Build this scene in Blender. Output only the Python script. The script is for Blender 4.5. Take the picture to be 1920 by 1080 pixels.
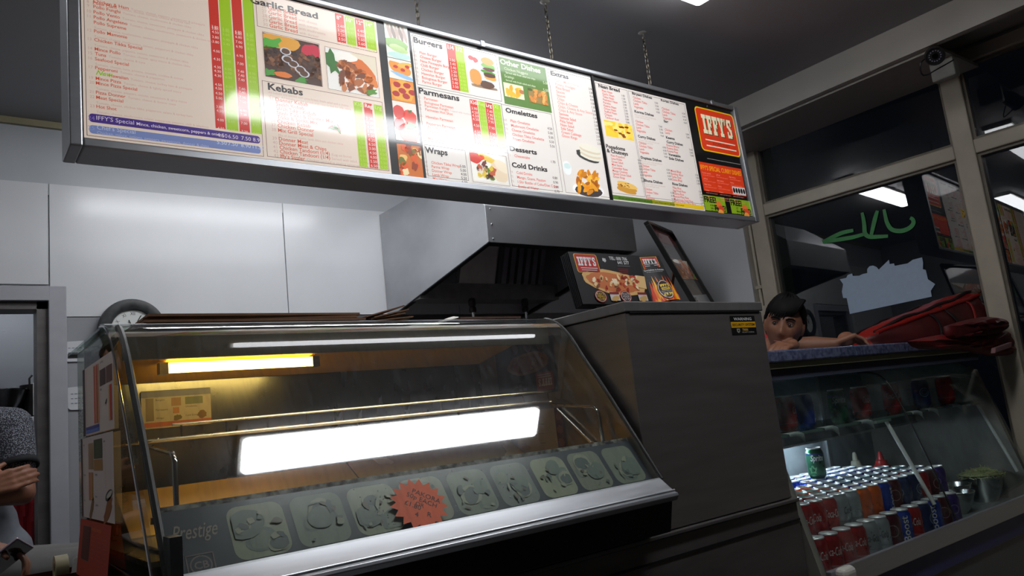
import bpy, bmesh, math, random
from mathutils import Vector, Matrix
random.seed(7)
R = math.radians
C = bpy.context.scene.collection
for o in list(bpy.data.objects): bpy.data.objects.remove(o)

# ------------------------------------------------------------------ camera, world, exposure
H = 1.22
CR = Vector((0.79331382, -0.59923408, -0.10757184))
CU = Vector((-0.01409838, -0.1947256, 0.98075643))
CF = Vector((0.60864967, 0.77653104, 0.16292674))
FPX = 1428.74
EYE = Vector((0, 0, H))
cam = bpy.data.cameras.new('camera')
camo = bpy.data.objects.new('camera', cam); C.objects.link(camo)
cam.sensor_width = 36; cam.lens = 36 * FPX / 1920; cam.clip_start = 0.02
m3 = Matrix((CR, CU, -CF)).transposed()
camo.matrix_world = Matrix.Translation(EYE) @ m3.to_4x4()
S = bpy.context.scene
S.camera = camo
S.view_settings.view_transform = 'Standard'
S.view_settings.look = 'None'
S.view_settings.exposure = 0.0
S.view_settings.gamma = 1.0
S.view_settings.use_curve_mapping = False
w = bpy.data.worlds.new('night'); S.world = w; w.use_nodes = True
w.node_tree.nodes['Background'].inputs[0].default_value = (0.010, 0.013, 0.02, 1)
w.node_tree.nodes['Background'].inputs[1].default_value = 0.25
LAMP_MAIN, LAMP_FRONT, LAMP_KITCHEN, LAMP_BACKROOM, LAMP_LEFT_FILL = 6.5, 24.0, 30.0, 16.0, 12.0
BACKLIT = 0.40

def ray(px, py):
    return (CR * ((px - 960) / FPX) - CU * ((py - 540) / FPX) + CF)
def at(px, py, X=None, Y=None, Z=None):
    """point of the place seen at a photo pixel, on a plane of the place"""
    d = ray(px, py)
    if X is not None: t = X / d.x
    elif Y is not None: t = Y / d.y
    else: t = (Z - H) / d.z
    return EYE + d * t

# ------------------------------------------------------------------ materials
def lin(c):
    f = lambda v: v / 12.92 if v <= 0.04045 else ((v + 0.055) / 1.055) ** 2.4
    return tuple(f(v / 255.0) for v in c) + (1.0,)
MATS = {}
def mat(name, rgb, rough=0.5, metal=0.0, emit=0.0, noise=0.0, scale=20.0, stretch=(1, 1, 1), bump=0.0, coat=0.0, spec=0.5, rgb2=None, coatrough=0.05):
    if name in MATS: return MATS[name]
    m = bpy.data.materials.new(name); m.use_nodes = True
    nt = m.node_tree; b = nt.nodes['Principled BSDF']
    col = lin(rgb)
    b.inputs['Base Color'].default_value = col
    b.inputs['Roughness'].default_value = rough
    b.inputs['Metallic'].default_value = metal
    b.inputs['Specular IOR Level'].default_value = spec
    if coat:
        b.inputs['Coat Weight'].default_value = coat
        b.inputs['Coat Roughness'].default_value = coatrough
        b.inputs['Coat IOR'].default_value = 1.45
    if emit:
        b.inputs['Emission Color'].default_value = col
        b.inputs['Emission Strength'].default_value = emit
    if noise or bump or rgb2:
        tc = nt.nodes.new('ShaderNodeTexCoord'); mp = nt.nodes.new('ShaderNodeMapping')
        mp.inputs['Scale'].default_value = stretch
        nz = nt.nodes.new('ShaderNodeTexNoise'); nz.inputs['Scale'].default_value = scale
        nz.inputs['Detail'].default_value = 4
        nt.links.new(tc.outputs['Object'], mp.inputs[0]); nt.links.new(mp.outputs[0], nz.inputs['Vector'])
        if noise or rgb2:
            cr = nt.nodes.new('ShaderNodeValToRGB')
            c2 = lin(rgb2) if rgb2 else tuple(max(0, v * (1 - noise)) for v in col[:3]) + (1,)
            cr.color_ramp.elements[0].color = c2; cr.color_ramp.elements[1].color = col
            cr.color_ramp.elements[0].position = 0.35; cr.color_ramp.elements[1].position = 0.65
            nt.links.new(nz.outputs['Fac'], cr.inputs[0]); nt.links.new(cr.outputs[0], b.inputs['Base Color'])
            mr = nt.nodes.new('ShaderNodeMapRange')
            mr.inputs['To Min'].default_value = max(0.02, rough * 0.8); mr.inputs['To Max'].default_value = min(1, rough * 1.25)
            nt.links.new(nz.outputs['Fac'], mr.inputs['Value']); nt.links.new(mr.outputs[0], b.inputs['Roughness'])
        if bump:
            bp = nt.nodes.new('ShaderNodeBump'); bp.inputs['Strength'].default_value = bump; bp.inputs['Distance'].default_value = 0.01
            nt.links.new(nz.outputs['Fac'], bp.inputs['Height']); nt.links.new(bp.outputs[0], b.inputs['Normal'])
    MATS[name] = m
    return m
def emat(name, rgb, s):
    if name in MATS: return MATS[name]
    m = bpy.data.materials.new(name); m.use_nodes = True
    nt = m.node_tree; nt.nodes.clear()
    e = nt.nodes.new('ShaderNodeEmission'); e.inputs[0].default_value = lin(rgb); e.inputs[1].default_value = s
    o = nt.nodes.new('ShaderNodeOutputMaterial'); nt.links.new(e.outputs[0], o.inputs[0])
    MATS[name] = m
    return m
def glass(name, tint=(240, 248, 245), rough=0.015, dirt=0.0, dirtcol=(150, 160, 165), stretch=(14, 2, 2), ior=1.5, boost=1.0):
    m = bpy.data.materials.new(name); m.use_nodes = True
    nt = m.node_tree; nt.nodes.clear(); N = nt.nodes.new; L = nt.links.new
    out = N('ShaderNodeOutputMaterial'); mix = N('ShaderNodeMixShader')
    tr = N('ShaderNodeBsdfTransparent'); tr.inputs[0].default_value = lin(tint)
    gl = N('ShaderNodeBsdfGlossy'); gl.inputs['Roughness'].default_value = rough
    fr = N('ShaderNodeFresnel'); fr.inputs[0].default_value = ior
    geo = N('ShaderNodeNewGeometry'); inv = N('ShaderNodeMath'); inv.operation = 'SUBTRACT'; inv.inputs[0].default_value = 1.0
    mul = N('ShaderNodeMath'); mul.operation = 'MULTIPLY'; mb = N('ShaderNodeMath'); mb.operation = 'MULTIPLY'; mb.inputs[1].default_value = boost
    L(geo.outputs['Backfacing'], inv.inputs[1]); L(fr.outputs[0], mb.inputs[0]); L(mb.outputs[0], mul.inputs[0]); L(inv.outputs[0], mul.inputs[1])
    L(mul.outputs[0], mix.inputs[0])
    first = tr.outputs[0]
    if dirt:
        df = N('ShaderNodeBsdfDiffuse'); df.inputs[0].default_value = lin(dirtcol)
        m2 = N('ShaderNodeMixShader'); tc = N('ShaderNodeTexCoord'); mp = N('ShaderNodeMapping'); mp.inputs['Scale'].default_value = stretch
        nz = N('ShaderNodeTexNoise'); nz.inputs['Scale'].default_value = 5; nz.inputs['Detail'].default_value = 6; nz.inputs['Roughness'].default_value = 0.65
        mr = N('ShaderNodeMapRange'); mr.inputs['From Min'].default_value = 0.48; mr.inputs['From Max'].default_value = 0.8; mr.inputs['To Max'].default_value = dirt
        mr.inputs['To Min'].default_value = dirt * 0.12
        L(tc.outputs['Object'], mp.inputs[0]); L(mp.outputs[0], nz.inputs['Vector']); L(nz.outputs['Fac'], mr.inputs['Value'])
        L(mr.outputs[0], m2.inputs[0]); L(tr.outputs[0], m2.inputs[1]); L(df.outputs[0], m2.inputs[2]); first = m2.outputs[0]
    L(first, mix.inputs[1]); L(gl.outputs[0], mix.inputs[2]); L(mix.outputs[0], out.inputs[0])
    return m

# ------------------------------------------------------------------ mesh builder
def basis(d):
    d = d.normalized(); a = Vector((0, 0, 1)) if abs(d.z) < 0.9 else Vector((1, 0, 0))
    u = d.cross(a).normalized(); return u, d.cross(u).normalized()
class MB:
    def __init__(s): s.v = []; s.f = []; s.m = []; s.sm = []
    def add(s, vs, fs, mi=0, smooth=False):
        n = len(s.v); s.v += [tuple(p) for p in vs]
        for f in fs: s.f.append([n + i for i in f]); s.m.append(mi); s.sm.append(smooth)
        return s
    def box(s, x0, x1, y0, y1, z0, z1, mi=0):
        vs = [(x, y, z) for z in (z0, z1) for y in (y0, y1) for x in (x0, x1)]
        return s.add(vs, [(0, 2, 3, 1), (4, 5, 7, 6), (0, 1, 5, 4), (2, 6, 7, 3), (0, 4, 6, 2), (1, 3, 7, 5)], mi)
    def obox(s, c, u, v, wv, mi=0):
        c, u, v, wv = Vector(c), Vector(u), Vector(v), Vector(wv)
        vs = [c + u * a + v * b + wv * d for d in (-.5, .5) for b in (-.5, .5) for a in (-.5, .5)]
        return s.add(vs, [(0, 2, 3, 1), (4, 5, 7, 6), (0, 1, 5, 4), (2, 6, 7, 3), (0, 4, 6, 2), (1, 3, 7, 5)], mi)
    def poly(s, pts, mi=0): return s.add(pts, [list(range(len(pts)))], mi)
    def prism(s, pts, off, mi=0, smooth=False):
        n = len(pts); off = Vector(off); a = [Vector(p) for p in pts]
        vs = a + [p + off for p in a]
        s.add(vs, [list(range(n - 1, -1, -1)), list(range(n, 2 * n))] + [(i, (i + 1) % n, n + (i + 1) % n, n + i) for i in range(n)], mi)
        if smooth: s.sm[-n:] = [True] * n
        return s
    def tube(s, path, r, n=8, mi=0, cap=True):
        P = [Vector(p) for p in path]; rs = r if isinstance(r, (list, tuple)) else [r] * len(P)
        rings = []; u = None
        for i, p in enumerate(P):
            d = (P[min(i + 1, len(P) - 1)] - P[max(i - 1, 0)])
            if u is None: u, v = basis(d)
            else:
                dn = d.normalized(); u = (u - dn * u.dot(dn)).normalized(); v = dn.cross(u)
            rings.append([p + (u * math.cos(2 * math.pi * k / n) + v * math.sin(2 * math.pi * k / n)) * rs[i] for k in range(n)])
        vs = [q for g in rings for q in g]
        fs = [(i * n + k, i * n + (k + 1) % n, (i + 1) * n + (k + 1) % n, (i + 1) * n + k) for i in range(len(P) - 1) for k in range(n)]
        s.add(vs, fs, mi, True)
        if cap: s.add(rings[0], [list(range(n - 1, -1, -1))], mi); s.add(rings[-1], [list(range(n))], mi)
        return s
    def lathe(s, prof, c=(0, 0, 0), n=20, mi=0, axis=(0, 0, 1)):
        c = Vector(c); ax = Vector(axis).normalized(); u, v = basis(ax)
        vs = [c + ax * z + (u * math.cos(2 * math.pi * k / n) + v * math.sin(2 * math.pi * k / n)) * max(r, 1e-5) for r, z in prof for k in range(n)]
        fs = [(i * n + k, i * n + (k + 1) % n, (i + 1) * n + (k + 1) % n, (i + 1) * n + k) for i in range(len(prof) - 1) for k in range(n)]
        return s.add(vs, fs, mi, True)
    def ball(s, c, r, n=12, mi=0, rot=None):
        c = Vector(c); rr = Vector(r) if hasattr(r, '__len__') else Vector((r, r, r)); m = n // 2 + 1; vs = []
        for i in range(m + 1):
            t = math.pi * i / m
            for k in range(n):
                p = Vector((math.sin(t) * math.cos(2 * math.pi * k / n) * rr.x, math.sin(t) * math.sin(2 * math.pi * k / n) * rr.y, math.cos(t) * rr.z))
                if rot: p = rot @ p
                vs.append(c + p)
        fs = [(i * n + k, (i + 1) * n + k, (i + 1) * n + (k + 1) % n, i * n + (k + 1) % n) for i in range(m) for k in range(n)]
        return s.add(vs, fs, mi, True)
    def limb(s, path, rs, n=14, mi=0):
        """tapered limb: balls at the joints, cones between them (fused later by a voxel remesh)"""
        for p, r in zip(path, rs): s.ball(p, r, n, mi)
        for i in range(len(path) - 1):
            s.tube([path[i], path[i + 1]], [rs[i], rs[i + 1]], n, mi)
        return s
    def build(s, name, mats, parent=None, loc=None, bevel=0.0, bseg=2, remesh=0.0, smooth=0, solid=0.0):
        me = bpy.data.meshes.new(name); me.from_pydata([tuple(p) for p in s.v], [], s.f); 
        mats = mats if isinstance(mats, (list, tuple)) else [mats]
        for m in mats: me.materials.append(m)
        me.polygons.foreach_set('material_index', s.m); me.polygons.foreach_set('use_smooth', s.sm); me.update()
        if not getattr(s, 'flat', False):
            bm = bmesh.new(); bm.from_mesh(me)
            if not solid: bmesh.ops.recalc_face_normals(bm, faces=bm.faces)
            bm.to_mesh(me); bm.free()
            if any(s.sm): me.set_sharp_from_angle(angle=R(40))
        o = bpy.data.objects.new(name, me); C.objects.link(o)
        if loc is not None: o.location = loc
        if parent is not None: o.parent = parent
        if remesh:
            md = o.modifiers.new('fuse', 'REMESH'); md.mode = 'VOXEL'; md.voxel_size = remesh; md.use_smooth_shade = True
            if smooth:
                sm = o.modifiers.new('soften', 'SMOOTH'); sm.factor = 0.5; sm.iterations = smooth
        if solid:
            sd = o.modifiers.new('thickness', 'SOLIDIFY'); sd.thickness = solid; sd.offset = 0
        if bevel:
            b = o.modifiers.new('bevel', 'BEVEL'); b.width = bevel; b.segments = bseg; b.limit_method = 'ANGLE'; b.angle_limit = R(40)
        return o

def tag(o, label=None, cat=None, group=None, kind=None):
    if label: o['label'] = label
    if cat: o['category'] = cat
    if group: o['group'] = group
    if kind: o['kind'] = kind
    return o
def thing(name, label, cat, loc=(0, 0, 0), rz=0.0, group=None):
    o = bpy.data.objects.new(name, None); C.objects.link(o); o.empty_display_size = 0.05
    o.location = loc; o.rotation_euler = (0, 0, rz)
    return tag(o, label, cat, group)
def copy_thing(o, label=None):
    c = o.copy(); C.objects.link(c)
    if label: c['label'] = label
    for ch in o.children:
        d = ch.copy(); C.objects.link(d); d.parent = c
        for g in ch.children:
            e = g.copy(); C.objects.link(e); e.parent = d
    return c

# text as geometry
_tc = {}
def text_geo(sx, bold=0.0, shear=0.0):
    key = (sx, bold, shear)
    if key in _tc: return _tc[key]
    cu = bpy.data.curves.new('t', 'FONT'); cu.body = sx; cu.size = 1.0; cu.resolution_u = 2; cu.offset = bold; cu.shear = shear
    ob = bpy.data.objects.new('t', cu)
    me = bpy.data.meshes.new_from_object(ob)
    vs = [(v.co.x, v.co.y) for v in me.vertices]; fs = [list(p.vertices) for p in me.polygons]
    bpy.data.objects.remove(ob); bpy.data.meshes.remove(me); bpy.data.curves.remove(cu)
    x0 = min((v[0] for v in vs), default=0); x1 = max((v[0] for v in vs), default=1)
    _tc[key] = ([(a - x0, b) for a, b in vs], fs, x1 - x0)
    return _tc[key]
CAP = 0.70
# slab letters for the shop name, on a grid of height 1
def slab_letter(ch):
    B = lambda x0, x1, y0, y1: [(x0, y0), (x1, y0), (x1, y1), (x0, y1)]
    if ch == 'I': return [B(0, .5, 0, .2), B(0, .5, .8, 1), B(.12, .38, .2, .8)], .5
    if ch == 'F': return [B(0, .42, 0, .2), B(.08, .33, .2, .8), B(0, .62, .8, 1), B(.47, .62, .6, .8), B(.33, .48, .42, .58), B(.42, .5, .36, .64)], .64
    if ch == 'Y': return [B(.14, .58, 0, .18), B(.24, .48, .18, .5), [(.24, .45), (.36, .45), (.3, .84), (.1, .84)], [(.36, .45), (.48, .45), (.62, .84), (.42, .84)], B(0, .34, .82, 1), B(.4, .72, .82, 1)], .72
    if ch == "'": return [[(.02, .62), (.1, .68), (.2, 1), (.02, 1)]], .22
    if ch == 'S': return [B(.0, .16, .0, .34), B(.1, .5, 0, .17), B(.36, .58, .1, .48), [(.04, .62), (.36, .32), (.56, .44), (.2, .74)], B(.02, .24, .55, .9), B(.08, .48, .83, 1), B(.44, .58, .66, 1)], .6
    return [], .3
def slab_text(mb, s, mp, mi, width, height, layer):
    total = sum(slab_letter(c)[1] + .06 for c in s); k = width / total; x = 0
    for c in s:
        ps, wd = slab_letter(c)
        for i, p in enumerate(ps): mb.poly([mp((x + a) * k, b * height, layer + i * 0.07) for a, b in p], mi)
        x += wd + .06

# ------------------------------------------------------------------ common materials
M_wall = mat('white_cladding', (208, 210, 213), 0.34, coat=0.45, coatrough=.17, noise=0.05, scale=3, bump=0.06)
M_wallgrey = mat('grey_splash_panel', (150, 152, 156), 0.3, noise=0.10, scale=3)
M_strip = mat('upper_wall_paint', (176, 180, 184), 0.35, noise=0.06, scale=4)
M_ceil = mat('ceiling_paint', (150, 149, 152), 0.55, noise=0.08, scale=2)
M_floor = mat('floor_vinyl', (46, 44, 44), 0.35, noise=0.3, scale=6)
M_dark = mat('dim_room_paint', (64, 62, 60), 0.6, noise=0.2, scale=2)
M_beam = mat('beam_paint', (172, 168, 160), 0.45, noise=0.08, scale=4)
M_cream = mat('cream_gloss_paint', (178, 168, 150), 0.4, noise=0.12, scale=9)
M_putty = mat('putty_paint', (140, 132, 118), 0.45, noise=0.12, scale=6)
M_steel = mat('brushed_steel', (176, 178, 182), 0.30, 1.0, noise=0.18, scale=8, stretch=(1.2, 1.2, 14))
M_steelh = mat('hood_steel', (190, 192, 196), 0.40, 0.62, noise=0.22, scale=2.2, stretch=(1, 1, 1.6), bump=0.02)
M_steeld = mat('dull_steel', (112, 108, 106), 0.42, 0.6, noise=0.2, scale=6, stretch=(1, 1, 5))
M_alu = mat('satin_aluminium', (196, 199, 204), 0.34, 0.85, noise=0.06, scale=12, stretch=(1, 8, 8))
M_chrome = mat('chrome', (215, 215, 218), 0.10, 1.0, noise=0.03, scale=30)
M_black = mat('black_plastic', (16, 15, 16), 0.42, noise=0.3, scale=30)
M_blackm = mat('black_metal', (22, 20, 20), 0.38, 0.3, noise=0.3, scale=12)
M_rubber = mat('black_gasket', (14, 14, 13), 0.5, noise=0.3, scale=40)
M_white = mat('white_plastic', (205, 205, 200), 0.4, noise=0.05, scale=20)
M_paper = mat('paper', (205, 205, 205), 0.7, noise=0.06, scale=30)
M_card = mat('brown_cardboard', (120, 84, 58), 0.75, noise=0.25, scale=40)
M_ink = mat('black_ink', (20, 18, 20), 0.5, noise=0.2, scale=50)

# ------------------------------------------------------------------ the setting
mb = MB(); mb.box(-1.9, 4.6, -2.6, 6.2, -0.08, 0); tag(mb.build('floor', M_floor), kind='structure')
CZ = H + 1.64
mb = MB(); mb.box(-1.9, 4.6, -2.6, 6.2, CZ, CZ + 0.08); tag(mb.build('ceiling', M_ceil), kind='structure')
YB = 4.1
DX0, DX1, DZ = -0.36, 0.455, 1.985
mb = MB()
mb.box(DX1, 4.25, YB, YB + 0.12, 0, CZ); mb.box(DX0, DX1, YB, YB + 0.12, DZ, CZ); mb.box(-1.8, DX0, YB, YB + 0.12, 0, CZ)
mb.box(DX1, 4.2, YB - 0.012, YB, H + .325 * YB - .06, CZ, 1); mb.box(-1.8, DX1, YB - 0.012, YB, H + .325 * YB - .06, CZ, 1)
# white cladding sheets with seams
seams = [-1.8, -0.55, 0.455, 1.605, 2.75, 4.2]
for a, b in zip(seams[:-1], seams[1:]):
    z0 = H + 0.166 * YB if a >= 0.45 else (DZ + 0.07 if a < 0.45 and b > -0.5 else 0)
    mb.box(a + 0.003, b - 0.003, YB - 0.016, YB, z0, H + .325 * YB - 0.004, 2)
mb.box(DX1 + .06, 1.7, YB - 0.012, YB, 0.74, H + 0.166 * YB - .004, 3); mb.box(1.706, 4.2, YB - 0.010, YB, 0, H + 0.166 * YB - .004, 4); mb.box(DX1 + .06, 1.7, YB - 0.012, YB, 0, .735, 3)
tag(mb.build('wall_back', [M_wall, M_strip, M_wall, M_wallgrey, M_steeld]), kind='structure')
mb = MB(); mb.box(-1.8, 4.2, YB - 0.035, YB - 0.012, H + .397 * YB - .02, H + .397 * YB + .012)
tag(mb.build('trim_1', mat('yellowed_trim', (150, 142, 112), 0.5, noise=0.2, scale=8)), kind='structure')
# door lining of the back doorway
d = thing('door_1', None, None); tag(d, kind='structure')
mb = MB(); mb.box(DX1 - .005, DX1 + .068, YB - .03, YB + .14, 0, DZ + .06); mb.box(DX0 - .07, DX0 + .005, YB - .03, YB + .14, 0, DZ + .06); mb.box(DX0, DX1, YB - .03, YB + .14, DZ - .01, DZ + .06)
mb.build('architrave', mat('pale_grey_paint', (165, 166, 172), 0.4, noise=0.06), d, bevel=.004)
mb = MB(); mb.box(DX1 - .05, DX1 - .005, YB + .0, YB + .14, 0, DZ - .01); mb.box(DX0 + .005, DX0 + .05, YB, YB + .14, 0, DZ - .01); mb.box(DX0, DX1, YB, YB + .14, DZ - .045, DZ - .01)
mb.build('door_lining', M_steeld, d)
# right wall: clad length, painted pier, then the glazed front at a small angle
WX, WY = 4.25, 1.5
def wx(y): return WX - 0.06 * (y - WY)
YJ = 2.66
mb = MB(); mb.box(4.17, 4.35, YJ + .01, YB, 0, CZ); mb.box(4.155, 4.17, 2.84, YB, 0.3, H + .325 * YB, 1)
tag(mb.build('wall_right', [M_putty, M_wall]), kind='structure')
mb = MB(); mb.box(-1.9, -1.8, -2.6, 6.2, 0, CZ); tag(mb.build('wall_left', mat('left_wall_paint', (150, 150, 152), .5, noise=.08, scale=3)), kind='structure')
mb = MB(); mb.box(-1.9, 4.6, -2.6, -2.5, 0, CZ); tag(mb.build('wall_front', mat('front_wall_paint', (104, 102, 100), .5, noise=.1, scale=3)), kind='structure')
# back room
mb = MB(); mb.box(-1.8, 1.6, 5.75, 5.9, 0, CZ); 
tag(mb.build('wall_kitchen', mat('kitchen_steel_cladding', (176, 180, 186), 0.25, 0.95, noise=0.12, scale=2.0, stretch=(0.6, 1, 5), bump=0.05)), kind='structure')
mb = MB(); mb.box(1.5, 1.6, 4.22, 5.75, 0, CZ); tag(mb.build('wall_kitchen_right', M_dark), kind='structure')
# ceiling beam and soffit board
mb = MB(); mb.box(3.70, 3.74, -2.5, YB - .02, H + 1.482, CZ); mb.box(3.74, 4.3, -2.5, YB - .02, CZ - .03, CZ)
tag(mb.build('trim_2', M_beam), kind='structure')
mb = MB(); mb.box(3.745, 4.2, 1.36, YB - .02, H + 1.47, H + 1.486); tag(mb.build('trim_3', mat('soffit_board', (150, 145, 138), 0.5, noise=0.1)), kind='structure')

# shop window: frame, panes
win = thing('window_1', None, None); tag(win, kind='structure')
GL = glass('window_glass', (200, 210, 212), 0.004, ior=1.6, boost=1.9)
wd = Vector((-0.06, 1, 0)).normalized(); wn = Vector((-1, -0.06, 0)).normalized()
def wpt(y, z, off=0.0): return Vector((wx(y), y, z)) + wn * off
def wbar(mbx, y0, y1, z0, z1, t0=-.05, t1=.05):
    a = [wpt(y0, z0, t0), wpt(y1, z0, t0), wpt(y1, z1, t0), wpt(y0, z1, t0)]
    mbx.prism(a, wn * (t1 - t0))
zH, zT1, zT0, zB = H + .362 * 4.2, H + .2665 * 4.2, H + .249 * 4.2, 0.62
mb = MB()
ym = [(2.66, 2.76), (1.46, 1.555), (0.30, 0.39), (-0.85, -.76), (-2.5, -2.4)]
for a, b in ym: wbar(mb, a, b, zB, CZ)
for (a0, a1), (b0, b1) in zip(ym[1:], ym[:-1]):
    wbar(mb, a1, b0, zT0, zT1); wbar(mb, a1, b0, zH, zH + .07); wbar(mb, a1, b0, zB, zB + .06)
mb.build('frame', M_cream, win, bevel=.006)
mb = MB()
for (a0, a1), (b0, b1) in zip(ym[1:], ym[:-1]):   # glazing beads
    for z0, z1 in ((zB + .06, zT0), (zT1, zH)):
        wbar(mb, a1, a1 + .014, z0, z1, .0, .03); wbar(mb, b0 - .014, b0, z0, z1, .0, .03)
        wbar(mb, a1 + .014, b0 - .014, z0, z0 + .014, .0, .03); wbar(mb, a1 + .014, b0 - .014, z1 - .014, z1, .0, .03)
mb.build('glazing_bead', mat('worn_bead_paint', (120, 112, 98), 0.5, noise=0.3, scale=14), win)
for (a0, a1), (b0, b1) in zip(ym[1:], ym[:-1]):
    for z0, z1 in ((zB + .06, zT0), (zT1, zH)):
        mb = MB(); wbar(mb, a1, b0, z0, z1, -.008, -.002); mb.build('pane', GL, win)
mb = MB(); wbar(mb, -2.5, 2.76, 0, zB, -.06, .04); tag(mb.build('wall_under_window', M_cream), kind='structure')
mb = MB(); wbar(mb, -2.5, 2.76, zH + .07, CZ, -.06, .02); tag(mb.build('trim_4', M_beam), kind='structure')

# ------------------------------------------------------------------ lamps
def batten(key, label, x0, x1, y0, y1, strength, rgb=(246, 248, 252)):
    z1 = CZ; t = thing('ceiling_light', label, 'ceiling light', ((x0 + x1) / 2, (y0 + y1) / 2, z1), group=None)
    lx, ly = (x1 - x0) / 2, (y1 - y0) / 2
    mb = MB(); mb.box(-lx, lx, -ly, ly, -.022, 0); mb.box(-lx - .012, -lx, -ly - .004, ly + .004, -.030, 0); mb.box(lx, lx + .012, -ly - .004, ly + .004, -.030, 0)
    mb.build('housing', M_white, t)
    rc = .022; oc = []
    for sx, sy, a0 in ((1, 1, 0), (-1, 1, 90), (-1, -1, 180), (1, -1, 270)):
        for i in range(6): a = R(a0 + 18 * i); oc.append((sx * (lx - rc) + rc * math.cos(a), sy * (ly - .003 - rc) + rc * math.sin(a), -.062))
    mb = MB(); mb.prism(oc, (0, 0, .04)); mb.build('diffuser', emat('diffuser_' + key, rgb, strength), t, bevel=.012, bseg=3)
    return t
batten('ceiling_light', 'long fluorescent ceiling light in front of the menu board, its corner in view', 0.98, 2.53, 1.60, 1.775, LAMP_MAIN)
batten('fluorescent_batten', 'fluorescent ceiling light over the customer side, mirrored in the hot case glass', 1.06, 2.66, 0.79, 0.96, LAMP_FRONT)
batten('cooking_area_light', 'fluorescent ceiling light behind the menu board above the cooking area', 0.75, 2.3, 2.78, 2.95, LAMP_KITCHEN)
batten('left_fill_light', 'added unseen fill batten on the ceiling left of the menu board', -1.5, -.1, 2.2, 2.37, LAMP_LEFT_FILL)  # added unseen lamp, brightens the surfaces that face left
batten('back_room_light', 'fluorescent ceiling light inside the back room', -0.6, 0.9, 4.75, 4.9, LAMP_BACKROOM)

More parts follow.
